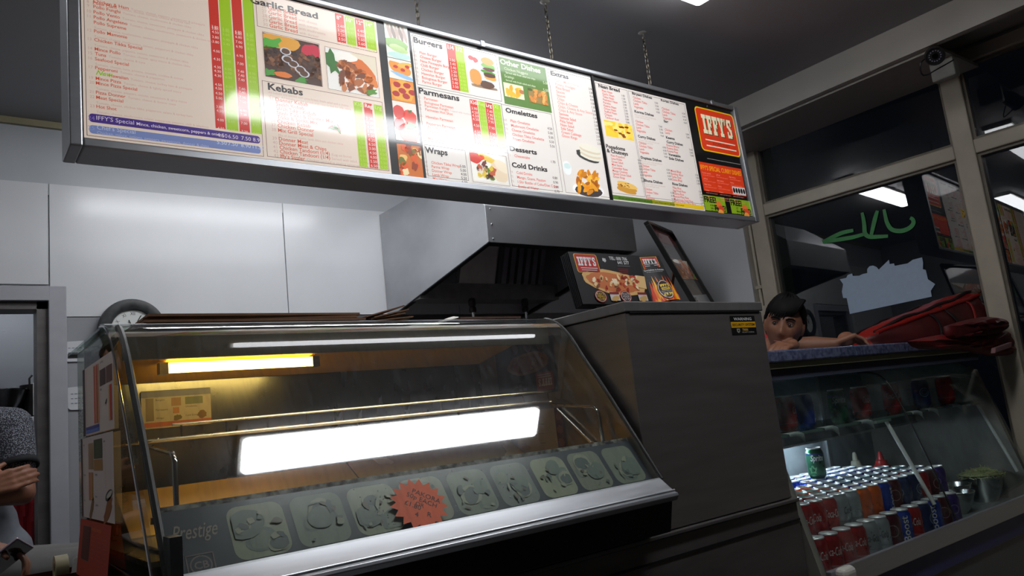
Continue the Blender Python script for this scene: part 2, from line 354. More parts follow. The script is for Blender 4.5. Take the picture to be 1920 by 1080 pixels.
# ------------------------------------------------------------------ printed matter
class Print(MB):
    flat = True
    """flat print on a plane: origin, u, v, n; layers stand off by a fraction of a millimetre"""
    def __init__(s, o, u, v, n, emit=0.0, coat=0.0, gap=0.0004, dim=1.0, rough=0.5, coatrough=.075):
        super().__init__(); s.o, s.u, s.w, s.n = Vector(o), Vector(u).normalized(), Vector(v).normalized(), Vector(n).normalized()
        s.emit, s.coat, s.gap, s.pal, s.mats, s.dim, s.rough, s.cr = emit, coat, gap, {}, [], dim, rough, coatrough
    def mi(s, rgb):
        if rgb not in s.pal:
            s.pal[rgb] = len(s.mats); c = tuple(int(x * s.dim) for x in rgb)
            s.mats.append(mat('print_%d_%d_%d_%d' % (c + (int(s.emit * 100) + int(s.coat * 10) * 1000,)), c, s.rough, emit=s.emit, coat=s.coat, coatrough=s.cr))
        return s.pal[rgb]
    def P(s, a, b, l=0): return s.o + s.u * a + s.w * b + s.n * (s.gap * l)
    def uv(s, p):
        d = Vector(p) - s.o; return d.dot(s.u), d.dot(s.w)
    def shape(s, pts, rgb, l=1):
        a = 0
        for i in range(len(pts)):
            x0, y0 = pts[i]; x1, y1 = pts[(i + 1) % len(pts)]; a += x0 * y1 - x1 * y0
        if a < 0: pts = pts[::-1]
        s.poly([s.P(x, y, l) for x, y in pts], s.mi(rgb))
    def rect(s, x0, y0, x1, y1, rgb, l=1): s.shape([(x0, y0), (x1, y0), (x1, y1), (x0, y1)], rgb, l)
    def frame(s, x0, y0, x1, y1, t, rgb, l=1):
        s.rect(x0, y0, x1, y0 + t, rgb, l); s.rect(x0, y1 - t, x1, y1, rgb, l); s.rect(x0, y0, x0 + t, y1, rgb, l); s.rect(x1 - t, y0, x1, y1, rgb, l)
    def rrect(s, x0, y0, x1, y1, r, rgb, l=1, n=5):
        pts = []
        for cx, cy, a0 in ((x1 - r, y1 - r, 0), (x0 + r, y1 - r, 90), (x0 + r, y0 + r, 180), (x1 - r, y0 + r, 270)):
            for i in range(n + 1):
                a = R(a0 + 90 * i / n); pts.append((cx + r * math.cos(a), cy + r * math.sin(a)))
        s.shape(pts, rgb, l)
    def blob(s, cx, cy, rx, ry, rgb, l=1, rot=0, rag=0.0, n=18, seed=0, clip=None):
        rn = random.Random(seed * 31 + int(cx * 1e4) + int(cy * 7e4)); pts = []
        for i in range(n):
            a = 2 * math.pi * i / n; k = 1 + rag * (rn.random() - .5) * 2
            x, y = rx * k * math.cos(a), ry * k * math.sin(a)
            x, y = cx + x * math.cos(rot) - y * math.sin(rot), cy + x * math.sin(rot) + y * math.cos(rot)
            if clip: x = min(max(x, clip[0]), clip[2]); y = min(max(y, clip[1]), clip[3])
            pts.append((x, y))
        s.shape(pts, rgb, l)
    def text(s, t, x, y, cap, rgb, l=2, width=None, bold=0.0, shear=0.0, maxw=None, condense=1.0):
        vs, fs, tw = text_geo(t, bold, shear); k = cap / CAP; kx = k * condense
        if width: kx = width / max(tw, .01)
        elif maxw and tw * kx > maxw: kx = maxw / tw
        s.add([s.P(x + a * kx, y + b * k, l) for a, b in vs], fs, s.mi(rgb)); return x + tw * kx
    # a little food picture inside a box, made of layered shapes
    def food(s, box, kind, l=2, seed=1, bg=None):
        x0, y0, x1, y1 = box; W, Hh = x1 - x0, y1 - y0; rn = random.Random(seed)
        c = box
        BG = {'kebab': (70, 40, 24), 'wrap': (238, 235, 228), 'veg': (226, 232, 220), 'slice': (236, 230, 220), 'pepperoni': (226, 140, 50), 'tomato': (240, 225, 215), 'toast': (205, 110, 40), 'burger': (215, 226, 230), 'nugget': (240, 228, 190), 'donut': (150, 120, 60), 'roll': (240, 238, 228), 'wedges': (240, 238, 236), 'tortilla': (238, 238, 236), 'naan': (240, 205, 60), 'pita': (240, 238, 236), 'doner': (120, 66, 34)}[kind]
        if kind not in ('wedges', 'tortilla', 'pita'): s.rect(x0, y0, x1, y1, bg or BG, l)
        B = lambda u, v, ru, rv, rgb, dl, rot=0, rag=.12: s.blob(x0 + u * W, y0 + v * Hh, ru * W, rv * Hh, rgb, l + dl, rot, rag, 14, seed + dl, c)
        if kind == 'kebab':
            B(.3, .88, .34, .2, (226, 160, 50), 1); B(.12, .78, .2, .14, (80, 170, 50), 2, .4, .4); B(.86, .8, .2, .16, (200, 30, 60), 1)
            for i in range(70): B(rn.random(), .16 + .52 * rn.random(), .045, .05, rn.choice([(96, 58, 30), (60, 34, 18), (120, 72, 38), (44, 26, 14), (84, 50, 26), (140, 92, 56)]), 2, rn.random() * 3, .4)
            for u, v in ((.4, .48), (.5, .4), (.62, .3), (.38, .66), (.68, .22)):
                B(u, v, .1, .09, (205, 205, 210), 3, 0, .05); B(u, v, .075, .065, (90, 56, 32), 4, 0, .05)
            B(.3, .1, .16, .07, (226, 120, 40), 3); B(.62, .06, .12, .06, (70, 150, 50), 3, .2, .4); B(.06, .1, .1, .08, (70, 150, 50), 3, .2, .4)
        elif kind == 'wrap':
            B(.75, .75, .5, .35, (226, 214, 190), 1, .3); B(.12, .62, .14, .3, (50, 110, 40), 2, .2, .5); B(.42, .86, .2, .1, (245, 240, 230), 3)
            B(.7, .66, .3, .16, (216, 110, 40), 2, -.6); B(.84, .4, .2, .12, (225, 130, 60), 3, -.6)
            for i in range(34): B(.2 + .65 * rn.random(), .08 + .6 * rn.random(), .10, .065, rn.choice([(150, 82, 40), (120, 62, 30), (176, 100, 52), (132, 70, 34), (196, 120, 66)]), 3 + i % 2, rn.random() * 3, .25)
            B(.85, .1, .12, .08, (80, 140, 40), 5, .3, .5)
        elif kind == 'doner':
            for i in range(14): B(rn.random(), rn.random(), .2, .12, rn.choice([(176, 110, 60), (140, 80, 40), (210, 150, 80)]), 1 + i % 2, rn.random() * 3, .3)
        elif kind == 'veg':
            for i in range(5): B(.2 + .16 * i, .75, .08, .24, (140, 120, 110) if i % 2 else (180, 160, 150), 1, .2)
            B(.45, .4, .5, .18, (140, 180, 100), 2, -.15); B(.5, .3, .4, .1, (190, 214, 150), 3, -.15); B(.5, .1, .5, .1, (190, 220, 214), 1)
        elif kind == 'slice':
            B(.5, .55, .5, .3, (236, 150, 60), 1, -.3); B(.7, .75, .3, .14, (240, 180, 80), 2, .2)
            for u, v in ((.3, .6), (.6, .5), (.8, .7)): B(u, v, .1, .08, (190, 50, 40), 3)
            B(.6, .2, .5, .1, (150, 190, 220), 2, -.2)
        elif kind == 'pepperoni':
            B(.5, .5, .5, .5, (232, 170, 60), 1)
            for u, v in ((.28, .75), (.7, .78), (.2, .32), (.62, .28), (.9, .5), (.48, .5)): B(u, v, .16, .13, (176, 40, 34), 2, 0, .06)
        elif kind == 'tomato':
            for u, v, r_, k in ((.25, .72, .26, (214, 60, 50)), (.7, .62, .3, (222, 60, 36)), (.22, .42, .24, (200, 40, 30)), (.6, .22, .42, (214, 80, 60))): B(u, v, r_, r_ * .66, k, 1)
            B(.68, .42, .3, .1, (60, 140, 40), 2, .2, .5); B(.7, .78, .1, .05, (50, 110, 40), 3, .2, .5)
        elif kind == 'toast':
            for i in range(20): B(rn.random(), rn.random(), .15, .1, rn.choice([(220, 90, 30), (236, 190, 110), (150, 60, 24), (110, 110, 40), (240, 220, 170)]), 1 + i % 3, rn.random() * 3, .3)
        elif kind == 'burger':
            B(.12, .86, .1, .07, (206, 40, 30), 1); B(.28, .82, .1, .08, (206, 40, 30), 2)
            B(.74, .5, .26, .08, (90, 150, 50), 1, -.1, .3); B(.76, .44, .24, .07, (84, 48, 28), 2); B(.76, .62, .24, .05, (120, 40, 80), 2); B(.74, .7, .26, .08, (110, 170, 50), 2, 0, .3); B(.74, .86, .24, .12, (226, 150, 60), 3, 0, .04); B(.8, .36, .26, .08, (224, 160, 70), 1)
            B(.2, .3, .24, .24, (222, 150, 70), 3, 0, .03); B(.62, .12, .28, .12, (92, 56, 34), 3); B(.5, .04, .5, .06, (150, 120, 90), 1)
        elif kind == 'nugget':
            for i in range(9): B(.15 + .6 * rn.random(), .15 + .55 * rn.random(), .18, .15, rn.choice([(240, 180, 40), (226, 160, 30), (250, 200, 60)]), 1 + i % 3, rn.random() * 3, .12)
            B(.9, .55, .14, .16, (180, 110, 60), 2)
        elif kind == 'donut':
            B(.1, .9, .14, .1, (60, 90, 30), 1)
            for i in range(16): B(.1 + .8 * rn.random(), .1 + .8 * rn.random(), .13, .11, rn.choice([(226, 150, 70), (236, 170, 90), (206, 130, 50)]), 2 + i % 3, rn.random() * 3, .15)
        elif kind == 'roll':
            B(.12, .82, .2, .2, (210, 50, 36), 1); B(.3, .86, .1, .1, (220, 60, 40), 2); B(.55, .8, .3, .12, (224, 190, 60), 2, -.3, .3)
            B(.78, .4, .28, .34, (228, 208, 178), 3, -.7, .05); B(.86, .62, .24, .2, (238, 222, 196), 4, -.5, .05)
            for i in range(22): B(.2 + .42 * rn.random(), .1 + .55 * rn.random(), .08, .08, rn.choice([(90, 130, 40), (230, 220, 200), (190, 90, 50), (110, 50, 40), (220, 190, 60), (70, 60, 30)]), 4 + i % 3, rn.random() * 3, .3)
        elif kind == 'wedges':
            B(.5, .2, .48, .22, (250, 250, 250), 1, 0, .02); B(.5, .17, .42, .18, (70, 60, 60), 2, 0, .02)
            for i in range(24): B(.18 + .64 * rn.random(), .12 + .62 * rn.random(), .13, .07, rn.choice([(232, 160, 40), (206, 130, 30), (244, 190, 70), (176, 100, 24)]), 3 + i % 4, rn.random() * 3, .12)
        elif kind == 'tortilla':
            B(.42, .3, .5, .24, (60, 62, 60), 1, -.2, .03)
            for i in range(5): B(.58, .3 + .11 * i, .46, .17, (216, 206, 184) if i % 2 else (236, 230, 212), 2 + i, -.12, .04)
        elif kind == 'naan':
            for i in range(12): B(rn.random(), rn.random(), .22, .14, rn.choice([(248, 216, 90), (236, 190, 50), (250, 226, 130)]), 1 + i % 2, rn.random() * 3, .25)
            for i in range(9): B(.1 + .8 * rn.random(), rn.random() * .8, .07, .06, (130, 70, 20), 3, 0, .3)
        elif kind == 'pita':
            for i in range(3): B(.46 + .04 * i, .3 + .2 * i, .46, .22, (206, 150, 60) if i < 2 else (236, 190, 100), 1 + i, -.15, .05)
            for i in range(10): B(.2 + .6 * rn.random(), .55 + .3 * rn.random(), .04, .03, (120, 70, 24), 4, 0, .3)

RED, LIME, WHITE, GREY = (206, 44, 26), (160, 200, 0), (232, 222, 214), (196, 178, 168)
PINK, TRED, INK, FADE = (236, 216, 200), (200, 84, 52), (18, 16, 18), (226, 150, 136)

# ------------------------------------------------------------------ the hanging menu board
YF = 2.05
board = thing('menu_board', 'long backlit takeaway menu board in an aluminium frame hung from the ceiling', 'menu board', (1.69, 2.11, H + .77))
board.rotation_euler = (R(-2.0), 0, 0)
inv = Vector((1.69, 2.11, H + .77))
bx0, bx1, bz0, bz1 = .272, 3.125, H + .766, H + 1.352
px0, px1, pz0, pz1 = .302, 3.095, H + .790, H + 1.333
def bl(mb): mb.v = [tuple(Vector(p) - inv) for p in mb.v]; return mb
mb = MB()
for a in ((bx0, px0, bz0, bz1), (px1, bx1, bz0, bz1)): mb.box(a[0], a[1], YF - .012, 2.165, a[2], a[3])
mb.box(px0, px1, YF - .012, 2.165, bz0, pz0); mb.box(px0, px1, YF - .012, 2.165, pz1, bz1)
bl(mb).build('frame', mat('frame_aluminium', (186, 188, 192), 0.36, 0.75, noise=0.06, scale=12, stretch=(1, 8, 8)), board, bevel=.004)
mb = MB(); mb.box(px0, px1, 2.15, 2.16, pz0, pz1); bl(mb).build('back_panel', M_steeld, board)
for xx in (1.6, 2.93):
    mb = MB(); mb.box(xx - .008, xx + .008, YF - .016, YF - .012, bz1 - .022, bz1); bl(mb).build('frame_clip', M_alu, board)
def bp(px, py): p = at(px, py, Y=YF); return p.x, p.z - inv.z   # board plane coordinates
def newprint(): return Print((0, YF - inv.y, 0), (1, 0, 0), (0, 0, 1), (0, -1, 0), emit=BACKLIT, coat=1.0)
class Z:                       # a photo close-up: converts its coordinates into board coordinates
    def __init__(s, ox, oy, k): s.ox, s.oy, s.k = ox, oy, k
    def __call__(s, x, y): a, b = bp(s.ox + x / s.k, s.oy + y / s.k); return a - inv.x, b
    def h(s, x, y, d):  # height in metres of d close-up pixels there
        return abs(s(x, y)[1] - s(x, y + d)[1])
zl, z2, z3, z5, z6 = Z(0, 0, 4.0), Z(480, 0, 3.175), Z(770, 40, 3.087), Z(1120, 140, 4.0), Z(1290, 180, 4.5)
B0, B1 = pz0 - inv.z, pz1 - inv.z
# --- panel with the pizza list, garlic bread and kebabs
p = newprint()
xA = px0 - inv.x; xB = bp(1131, 250)[0] - inv.x; xC = px1 - inv.x
def prow(pr, z, x, y, n, name, desc=None, below=False, cap=9.2, ncol=GREY, tcol=TRED):
    X, Y = z(x, y); k = z.h(x, y, cap * z.k / 1.5)
    if n: pr.text(str(n), z(x - 48 * z.k / 4, y)[0], Y, k * .9, ncol, 2)
    e = pr.text(name, X, Y, k, tcol, 2, bold=.008)
    if desc:
        if below: pr.text(desc, X, Y - k * 1.55, k * .72, GREY, 2)
        else: pr.text(desc, e + .006, Y, k * .72, GREY, 2)
    return Y, k
xs1 = zl(1905, 500)[0]
p.rect(xA, B0, xB, B1, (14, 12, 13), 0)
xW = z2(732 * 0 + 768, 560)[0]
p.rect(xA + .004, B0 + .004, xW, B1 - .004, PINK, 1)
xM = z2(34, 560)[0]
p.frame(xA + .010, B0 + .010, xM - .004, B1 + .3, .0012, INK, 2)
rows = [(707, 2, '', 'Chicken & Ham', 'Tomato, cheese, peppers, sweetcorn & pineapple', 0), (705, 16, 8, 'Pollo Ham', 'Tomato, cheese, tomato, cheese & turkey ham', 0), (707, 46, 9, 'Pollo Funghi', 'Tomato, cheese, mushrooms & chicken tikka', 0), (708, 88, 10, 'Pollo Vento', 'Tomato, cheese, sweetcorn, pineapple & chicken tikka', 0),
        (709, 127, 11, 'Pollo Angeleno', 'Tomato, cheese, mushrooms, sweetcorn & chicken tikka', 0), (710, 167, '', 'Pollo Supreme', 'Tomato, cheese, mushrooms, sweetcorn, pineapple & chicken tikka', 1), (711, 234, 12, 'Pollo Mamonie', 'Tomato, cheese, mushrooms, onions, pepperoni & chicken tikka', 1),
        (712, 300, 13, 'Chicken Tikka Special', 'Tomato, cheese, peppers, onions, sweetcorn & chicken tikka', 1), (715, 371, 14, 'Mince Pollo', 'Tomato, cheese, spicy mince & chicken tikka', 0), (716, 408, 15, 'Tuna', 'Tomato, cheese & tuna', 0), (716, 447, 16, 'Seafood Special', 'Tomato, cheese, tuna, prawns, mussels, cockles & onions', 1),
        (718, 515, 17, 'Pepperoni', 'Tomato, cheese & pepperoni', 0), (820, 573, 18, 'Hawaiian', 'Tomato, cheese, turkey ham & pineapple', 0), (721, 596, 19, 'Mince Pizza', 'Tomato, cheese & lightly spiced mince', 0), (722, 632, 20, 'Mince Pizza Special', 'Tomato, cheese, peppers, onions, sweetcorn & spicy mince', 1),
        (722, 703, 21, 'Pizza Donner', 'Tomato, cheese & donner meat', 0), (724, 741, 22, 'Meat Special', 'Tomato, cheese, chicken tikka, pepperoni, salami & turkey ham', 1), (725, 811, 23, 'Hot Shot', 'Tomato, cheese, mushrooms, salami, pepperoni, peppers, chilli & jalapenos', 1)]
cols = [(1600, 1660, RED), (1690, 1742, LIME), (1790, 1834, RED), (1880, 1934, LIME)]
cx = []
for (tl, tr), (bl_, br), c in (((1572, 1648), (1626, 1698), RED), ((1655, 1738), (1706, 1796), LIME), ((1750, 1822), (1802, 1882), RED), ((1834, 1912), (1890, 1972), LIME)):
    x0 = (zl(tl, 60)[0] + zl(bl_, 960)[0]) / 2; x1 = (zl(tr, 60)[0] + zl(br, 960)[0]) / 2
    cx.append((x0, x1)); p.rect(x0, zl(1640, 965)[1], x1, B1 - .004, c, 2)
pr_ = ['3.80 5.40 6.80 8.20', '3.80 5.40 6.80 8.20', '4.50 5.60 6.80 8.20', '3.80 5.40 7.00 8.40', '3.80 5.40 6.90 8.30', '4.00 5.60 6.90 8.30', '4.30 5.80 7.00 8.40', '4.30 6.00 7.40 8.90', '4.30 6.00 7.40 8.90', '4.30 6.00 7.40 8.90', '4.50 6.00 7.40 8.90', '4.50 6.00 7.40 8.90', '4.50 6.00 7.00 8.70', '5.00 6.50 7.50 8.90', '3.80 5.40 6.80 8.20', '4.50 6.00 7.00 8.70', '4.00 5.60 7.00 8.70', '4.50 6.50 7.20 8.90']
for (x, y, n, nm, ds, bel), pz in zip(rows, pr_):
    Y, k = prow(p, zl, x, y, n, nm, ds, bel)
    yy = Y - (k * 1.5 if bel else 0)
    for (a, b), t, c in zip(cx, pz.split(), [(245, 225, 215), (190, 215, 90)] * 2): p.text(t, a + .005, yy, k * .86, c, 3)
X, Y = zl(722, 556); p.text('New', X, Y, .013, (150, 205, 40), 2, bold=.02, shear=.4)
x1 = xM - .012
p.rrect(xA + .016, zl(660, 915)[1], x1, zl(660, 850)[1], .008, (72, 46, 132), 2)
p.rrect(xA + .016, zl(660, 1002)[1], x1, zl(660, 938)[1], .008, (122, 138, 190), 2)
X, Y = zl(662, 900); p.text('24', X, Y, .011, (140, 120, 190), 3); X, Y = zl(724, 902); e = p.text("IFFY'S Special", X, Y, .0115, (225, 214, 226), 3); p.text('Mince, chicken, sweetcorn, peppers & onions', e + .006, Y, .0085, (225, 214, 226), 3, bold=.01)
X, Y = zl(662, 975); p.text('25', X, Y, .011, (150, 160, 205), 3); X, Y = zl(728, 974); p.text("Chef's Special", X, Y, .0115, (196, 202, 222), 3); p.text('Chicken, mince, onions, peppers, sweetcorn, donner & chips', X, Y - .0125, .0078, (180, 188, 216), 3)
for (a, b), t, t2 in zip(cx, '4.50 6.50 7.50 8.90'.split(), '5.50 7.50 8.90 11.50'.split()):
    p.text(t, a + .003, zl(1640, 1030)[1], .0115, (225, 214, 226), 3); p.text(t2, a + .001, zl(1640, 1085)[1], .0115, (214, 218, 230), 3)
# garlic bread
gx0, gx1 = xM + .004, xW - .008
p.frame(gx0, z2(40, 150)[1], gx1, B1 - .006, .0012, INK, 2)
X, Y = z2(-20, 10); p.text('Garlic Bread', X - .002, z2(60, 22)[1], .021, INK, 2, bold=.03, width=z2(384, 60)[0] - X)
for i in range(5): prow(p, z2, 84 + i * 2, 42 + 27 * i, 26 + i, 'Garlic Bread', ['', 'with cheese', 'with tomato', 'with mushrooms', 'with donner'][i], cap=10.5)
ghead = ['8"', '10"', '12"', '14"']
for i, (a, b, c) in enumerate(((487, 535, RED), (545, 596, LIME), (604, 650, RED), (660, 715, LIME))):
    xa, xb = z2(a + 6, 180)[0], z2(b + 8, 180)[0]; p.rect(xa, z2(640, 292)[1] + .012, xb, z2(560, 84)[1], c, 3)
    p.text(ghead[i], xa + .004, z2(560, 118)[1], .014, (245, 230, 220), 4, bold=.02)
    for j, t in enumerate((['2.40', '3.20', '3.20', '3.50', '4.00'], ['3.40', '4.40', '4.40', '4.70', '5.20'], ['4.40', '5.60', '5.60', '5.60', '6.00'], ['5.40', '6.60', '6.60', '6.60', '7.20'])[i]): p.text(t, xa + .004, z2(560, 164 + 26 * j)[1], .010, (245, 225, 215) if i % 2 == 0 else (190, 215, 90), 4)
def box_of(z, xl, yt, xr, yb): a = z(xl, yt); b = z(xr, yb); return (a[0], b[1], b[0], a[1])
p.food(box_of(z2, 48, 182, 402, 512), 'kebab', 2, 3); p.frame(*box_of(z2, 46, 178, 404, 516), .001, INK, 8)
p.food(box_of(z2, 420, 270, 742, 580), 'wrap', 2, 5); p.frame(*box_of(z2, 418, 268, 744, 584), .001, INK, 8)
# kebabs
p.frame(gx0 + .002, B0 + .012, gx1, z2(62, 478)[1], .0012, INK, 2)
X, Y = z2(78, 530); p.text('Kebabs', X, Y, .0215, INK, 2, bold=.03, width=z2(286, 560)[0] - X)
X, Y = z2(80, 552); p.text('All kebabs are served with pitta bread, fresh salad and a choice', X, Y, .007, GREY, 2); p.text('of sauce. All kebabs can be served with naan bread for 50p extra', X, Y - .0105, .007, GREY, 2)
for y, n, t, dd in ((600, 31, 'Donner Kebab', ''), (627, 32, 'Seekh Kebab', '(mince roll)'), (653, 33, 'Shish Tikka Kebab', ''), (680, 34, 'Shish Tikka & Donner Mix', ''), (706, 35, 'Tikka & Seekh Mix', ''), (732, 36, 'Chicken Kebab', ''), (758, 37, 'Chicken Donner', ''), (786, 38, 'Mix Grill Special', ''), (838, 39, 'Donner Meat', ''), (864, 40, 'Donner Meat & Chips', ''), (890, 41, 'Chicken Tandoori (1/4)', '(Leg on bone)'), (916, 42, 'Chicken Tandoori (1/4)', 'Served with salad, sauce and chips'), (942, 43, "Iffy's Sizzler", 'Chicken cooked in sizzling spices served with naan')):
    prow(p, z2, 122 + (y - 600) * .07, y, n, t, dd, cap=10.5)
X, Y = z2(136, 812); p.text('Mix of donner, seekh, lamb tikka and chicken tikka', X, Y, .007, GREY, 2)
cxk = []
for i, (a, b, c) in enumerate(((592, 640, LIME), (652, 700, RED), (712, 760, LIME))):
    xa, xb = z2(a + 12, 820)[0], z2(b + 12, 820)[0]; cxk.append(xa); p.rect(xa, B0 + .016, xb, z2(590, 598)[1], c, 3)
    p.text(['Kids', 'Reg', 'Lrg'][i], xa + .003, z2(592, 626)[1], .013, (245, 230, 220) if i == 1 else (200, 222, 110), 4, bold=.02)
    for j, t in enumerate(('3.20', '4.20', '4.50', '5.00', '5.00', '4.20', '6.50', '3.00', '4.50', '4.00', '5.50', '6.50')): p.text(t, xa + .004, z2(592, 700 + 26 * j)[1], .0095, (245, 225, 215) if i == 1 else (190, 215, 90), 4)
X, Y = z2(480, 760)
for i in range(7): p.blob(X + .004 * i - .014, Y - .003 * (i % 3), .013, .0035, ((190, 40, 30), (70, 130, 40))[i % 2], 2 + i % 2, .5 - .3 * i, .2)
# black strip with five food pictures
for k, (ya_, yb_, kind) in enumerate(((140, 345, 'veg'), (348, 468, 'slice'), (470, 600, 'pepperoni'), (602, 836, 'tomato'), (858, 1066, 'toast'))):
    xa, xb = z2(770, 600)[0] + .030, z2(957, 600)[0]
    p.food((xa, z2(868, yb_)[1], xb, z2(868, ya_)[1]), kind, 2, 20 + k)
# --- burgers .. extras
xw0, xw1 = z3(52, 480)[0], bp(1127, 250)[0] - inv.x
WH = (228, 221, 214)
p.rect(xw0, B0 + .004, xw1, B1 - .012, WH, 1)
def head(z, t, x, y, xe, cap, col=INK, pr=p): X, Y = z(x, y); pr.text(t, X, Y, cap, col, 3, bold=.03, width=z(xe, y)[0] - X)
p.frame(xw0 + .006, z3(40, 358)[1], z3(522, 300)[0], B1 - .018, .0012, INK, 2)
head(z3, 'Burgers', 32, 110, 196, .021)
X, Y = z3(33, 132); p.text('All our burgers are served in a bun', X, Y, .0065, GREY, 2); p.text('with fresh salad and chips', X, Y - .0095, .0065, GREY, 2)
for i, t in enumerate(('Plain Burger', 'Cheese Burger', 'New Pineapple Burger', 'Chilli Burger', 'Chicken Burger', 'Hawaiian Burger', 'Bolognese Burger', 'Parma Burger')):
    prow(p, z3, 66 + i * 2, 178 + 24.5 * i, 44 + i, t, cap=7.6, tcol=(216, 90, 66))
for i, (a, b, c) in enumerate(((236, 284, RED), (284, 332, LIME))):
    xa, xb = z3(a, 260)[0], z3(b, 260)[0]; p.rect(xa, z3(250, 388)[1], xb, z3(240, 122)[1], c, 3); p.text(['1/4', '1/2'][i], xa + .004, z3(240, 152)[1], .017, (245, 230, 220), 4, bold=.02)
    for j, t in enumerate((['3.00', '3.40', '3.40', '3.20', '3.50', '3.40', '3.40', '3.50'], ['4.00', '4.40', '4.40', '4.20', '4.50', '4.40', '4.40', '4.50'])[i]): p.text(t, xa + .005, z3(245, 222 + 22 * j)[1], .0105, (245, 225, 215) if i == 0 else (190, 215, 90), 4)
p.food(box_of(z3, 342, 170, 516, 400), 'burger', 2, 9, bg=(214, 222, 226))
p.frame(xw0 + .006, z3(80, 690)[1], z3(545, 560)[0], z3(44, 372)[1], .0012, INK, 2)
head(z3, 'Parmesans', 58, 412, 288, .021)
for y, n, t, dd in ((448, 52, 'Parmesan', ''), (472, 53, 'Bolognese Parmesan', ''), (492, 54, 'Parmesan Funghi', 'Topped with mushrooms'), (514, 55, 'Parmesan Hot Shot', ''), (556, 56, 'Hawaiian Parmesan', ''), (596, 57, 'Pepperoni Parmesan', 'Topped with pepperoni'), (618, 58, 'Zeno Parmesan', 'Topped with tikka'), (640, 59, 'Deu Parmesan', ''), (684, 60, 'Mix Parmesan', 'Topped with donner')):
    prow(p, z3, 88 + (y - 448) * .08, y, n, t, dd, cap=7.6, tcol=(220, 110, 84))
for i, (a, b, c) in enumerate(((366, 408, RED), (412, 452, LIME), (454, 496, RED), (500, 542, LIME))):
    xa, xb = z3(a, 600)[0], z3(b, 600)[0]; p.rect(xa, z3(395, 728)[1] + .012, xb, z3(362, 448)[1], c, 3); p.text(['Kids', 'Reg', 'Lrg', 'Xl'][i], xa + .003, z3(362, 474)[1], .014, (245, 230, 220) if i % 2 == 0 else (200, 222, 110), 4, bold=.02, maxw=.045)
    for j, y in enumerate((508, 530, 550, 570, 606, 642, 662, 682, 718)): p.text(('3.90' if j == 0 else '4.50', '6.00', '7.40' if j == 0 else '7.90', '9.50')[i], xa + .004, z3(368, y)[1], .0105, (245, 225, 215) if i % 2 == 0 else (190, 215, 90), 4)
p.frame(xw0 + .006, B0 + .012, z3(330, 850)[0], z3(80, 712)[1], .0012, INK, 2)
head(z3, 'Wraps', 88, 760, 216, .021)
for i, (t, c) in enumerate((('Chicken Tikka Wrap', '5.00'), ('Parma Wrap', '5.00'), ('Donner Wrap', '4.00'), ('Lamb Wrap', '5.50'), ('Mix Wrap', '6.00'))):
    prow(p, z3, 122 + i * 2, 826 + 23.5 * i, 61 + i, t, cap=7.6, tcol=(212, 96, 60)); p.text(c, z3(288, 850)[0], z3(122, 826 + 23.5 * i)[1], .0098, INK, 3)
p.food(box_of(z3, 344, 758, 568, 945), 'roll', 2, 12)
p.frame(*box_of(z3, 340, 752, 574, 960), .0012, INK, 9)
# other dishes
a = box_of(z3, 524, 190, 818, 440); p.rect(a[0], z3(545, 452)[1] - .012, a[2], B1 - .020, (84, 124, 46), 2)
head(z3, 'Other Dishes', 534, 236, 762, .021, (225, 226, 205))
for y, n, t, c in ((272, 66, 'Chicken Nuggets', '5.00'), (316, 67, 'Scampi', '5.00')):
    X, Y = z3(558, y); p.text(t, X, Y, .0115, (214, 222, 190), 3); p.text('Served with fresh salad and chips', X + .004, Y - .0135, .0075, (214, 222, 190), 3, bold=.01); p.text(c, z3(772, y)[0], Y - .022, .0115, (214, 222, 190), 3)
p.food(box_of(z3, 548, 345, 672, 452), 'nugget', 4, 2); p.food(box_of(z3, 690, 378, 812, 486), 'donut', 4, 4)
p.frame(z3(560, 700)[0], B0 + .012, z3(846, 700)[0], z3(552, 478)[1], .0012, INK, 2)
head(z3, 'Omelettes', 560, 522, 740, .0185)
for i, (t, c) in enumerate((('Plain Omelette', '4.50'), ('Mushroom Omelette', '5.00'), ('Cheese Omelette', '5.00'), ('Chicken Tikka Omelette', '5.50'), ('Prawn Omelette', '5.50'))):
    prow(p, z3, 588 + i * 3, 580 + 26.5 * i, 68 + i, t, cap=7.6, tcol=(212, 90, 80)); p.text(c, z3(806, 660)[0], z3(588, 584 + 26.5 * i)[1], .0098, INK, 3)
head(z3, 'Desserts', 580, 748, 734, .0185)
prow(p, z3, 606, 785, 73, 'Cheesecake', cap=7.6, tcol=(212, 90, 80)); p.text('1.70', z3(816, 800)[0], z3(606, 785)[1] - .002, .0098, INK, 3)
head(z3, 'Cold Drinks', 590, 844, 792, .0185)
for i, (t, c) in enumerate((('Cold Drinks', '0.80'), ('Mango, Guava, Passion', '0.90'), ('1.5ltr Bottle of Coke/Diet Coke', '2.00'), ('Bottle of Water', '0.70'))):
    prow(p, z3, 616 + i * 3, 884 + 27 * i, 74 + i, t, cap=7.6, tcol=(212, 90, 80)); p.text(c, z3(826, 920)[0], z3(616, 886 + 27 * i)[1], .0098, INK, 3)
